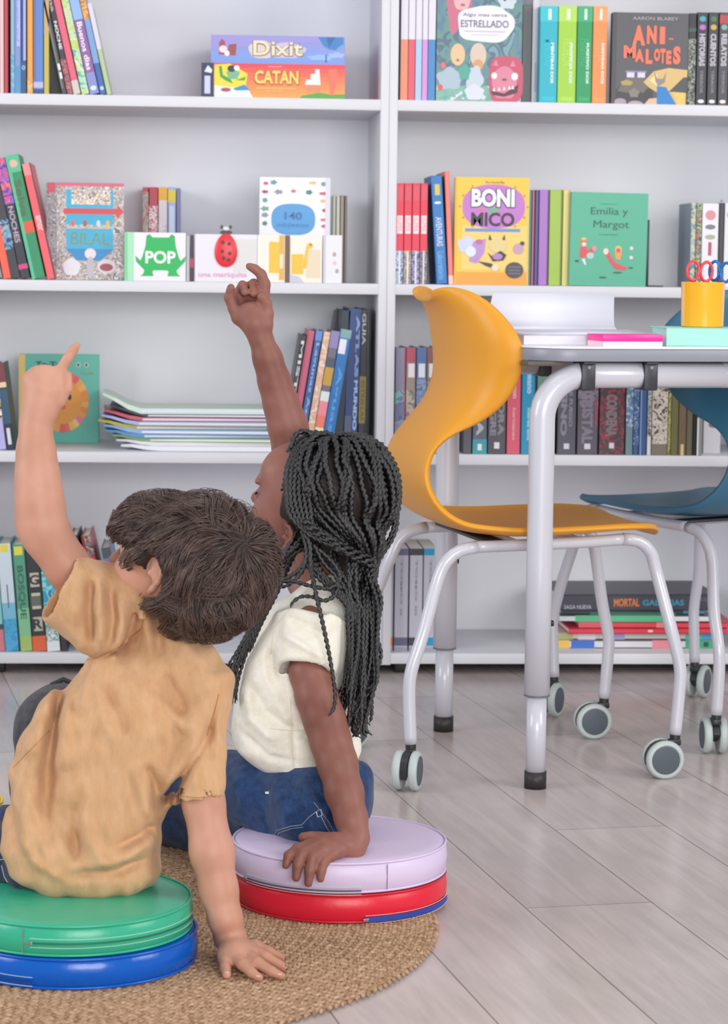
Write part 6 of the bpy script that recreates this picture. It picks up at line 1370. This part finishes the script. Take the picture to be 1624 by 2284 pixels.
# ---------------- third child at the frame edge ----------------
ST=skin('third_child_skin','#5d3a2c','#48291f')
v=Vol((-.86,3.40,.02),(-.32,3.86,.66),.004)
f,s_,u=frame(.75*R3+.1*U3+.6*V3,U3)
TC=P3(-330,1180,3.62); L=head(v,TC,f,s_,u,1.0)
v.chain([TC-u*.05,P3(-330,1400,3.62),P3(-320,1600,3.62),P3(-300,1800,3.60)],[.036,.05,.055,.055],.03)
v.chain([P3(-320,1400,3.58),P3(-220,1440,3.52),P3(-90,1590,3.50),P3(-22,1728,3.50),P3(-80,1830,3.51),P3(-180,1880,3.52)],[.035,.033,.027,.0255,.021,.017],.012)
for k in range(4): v.chain([P3(-180,1880,3.52),P3(-205+14*k,1905,3.52-.01*k),P3(-212+16*k,1930,3.515-.01*k)],[.015,.008,.006],.004)
v.chain([P3(-180,1880,3.52),P3(-160,1900,3.54),P3(-152,1918,3.54)],[.014,.008,.006],.004)
third=v.mesh('person',ST,None,1)
tag(third,'person cut off by the left edge, only a dark elbow and bright bracelets in view','person')
v=Vol(TC-.14,TC+.14,.004); v.ell(TC-f*.01+u*.022,(.092,.076,.078),[f,s_,u]); v.ell(L(.1,0,-.03),(.06,.09,.08),[f,s_,u],.004,'s'); v.noise(.002,150,3); v.mesh('hair',mat('#171314',.6,bump=.8,bscale=300),third)
v=Vol((-.80,3.42,.10),(-.42,3.80,.50),.004); loft(v,[(-330,1380,60,.04),(-325,1430,120,.06),(-320,1550,125,.066),(-310,1700,125,.068),(-305,1830,125,.07)],3.61,.01,2.3,.02); cone(v,P3(-290,1410,3.57),P3(-165,1500,3.51),.045,.038,.02); v.noise(.002,50,3)
v.mesh('tee_shirt',cloth('white_cotton','#e6e6ea','#d6d6dc'),third,1)
v=Vol((-.86,3.36,.0),(-.36,3.96,.24),.005); v.ell(P3(-305,1850,3.60),(.085,.08,.05)); v.chain([P3(-260,1850,3.58),P3(-180,1820,3.75),P3(-330,1840,3.78)],[.055,.045,.035],.02); v.chain([P3(-360,1850,3.60),P3(-430,1830,3.75)],[.055,.045],.02); v.noise(.002,50,4); 
sl,g=v.sub(np.array([-9,-9,-9.]),np.array([9,9,9.])); v.put(sl,(g[2]+0*g[0]+0*g[1]-.009).astype(np.float32),.004,'s')
v.mesh('trousers',cloth('navy_twill','#2c3448','#20283a'),third,1)
for k,(c,yy) in enumerate((('#e9c64a',1768),('#2a3f9c',1785),('#e8d9a0',1776))):
    t=thing('bracelet',['yellow bracelet on the elbow end of the cut off arm at the left edge','blue bracelet on the cut off arm at the left edge','pale cord bracelet on the cut off arm at the left edge'][k],'bracelet',P3(-33-3*k,yy+10*(k==1),3.498))
    ax=nrm(P3(-80,1830,3.51)-P3(-22,1728,3.50)); q=Vector(ax).to_track_quat('Z','Y').to_matrix().to_4x4()
    vs,fs=tube_geo([(.0268*math.cos(a),.0268*math.sin(a),0) for a in np.linspace(0,2*math.pi,33)],.0028,8,cap=False); o=pyd('band',vs,fs,mat(c,.4),t,True); o.matrix_local=q
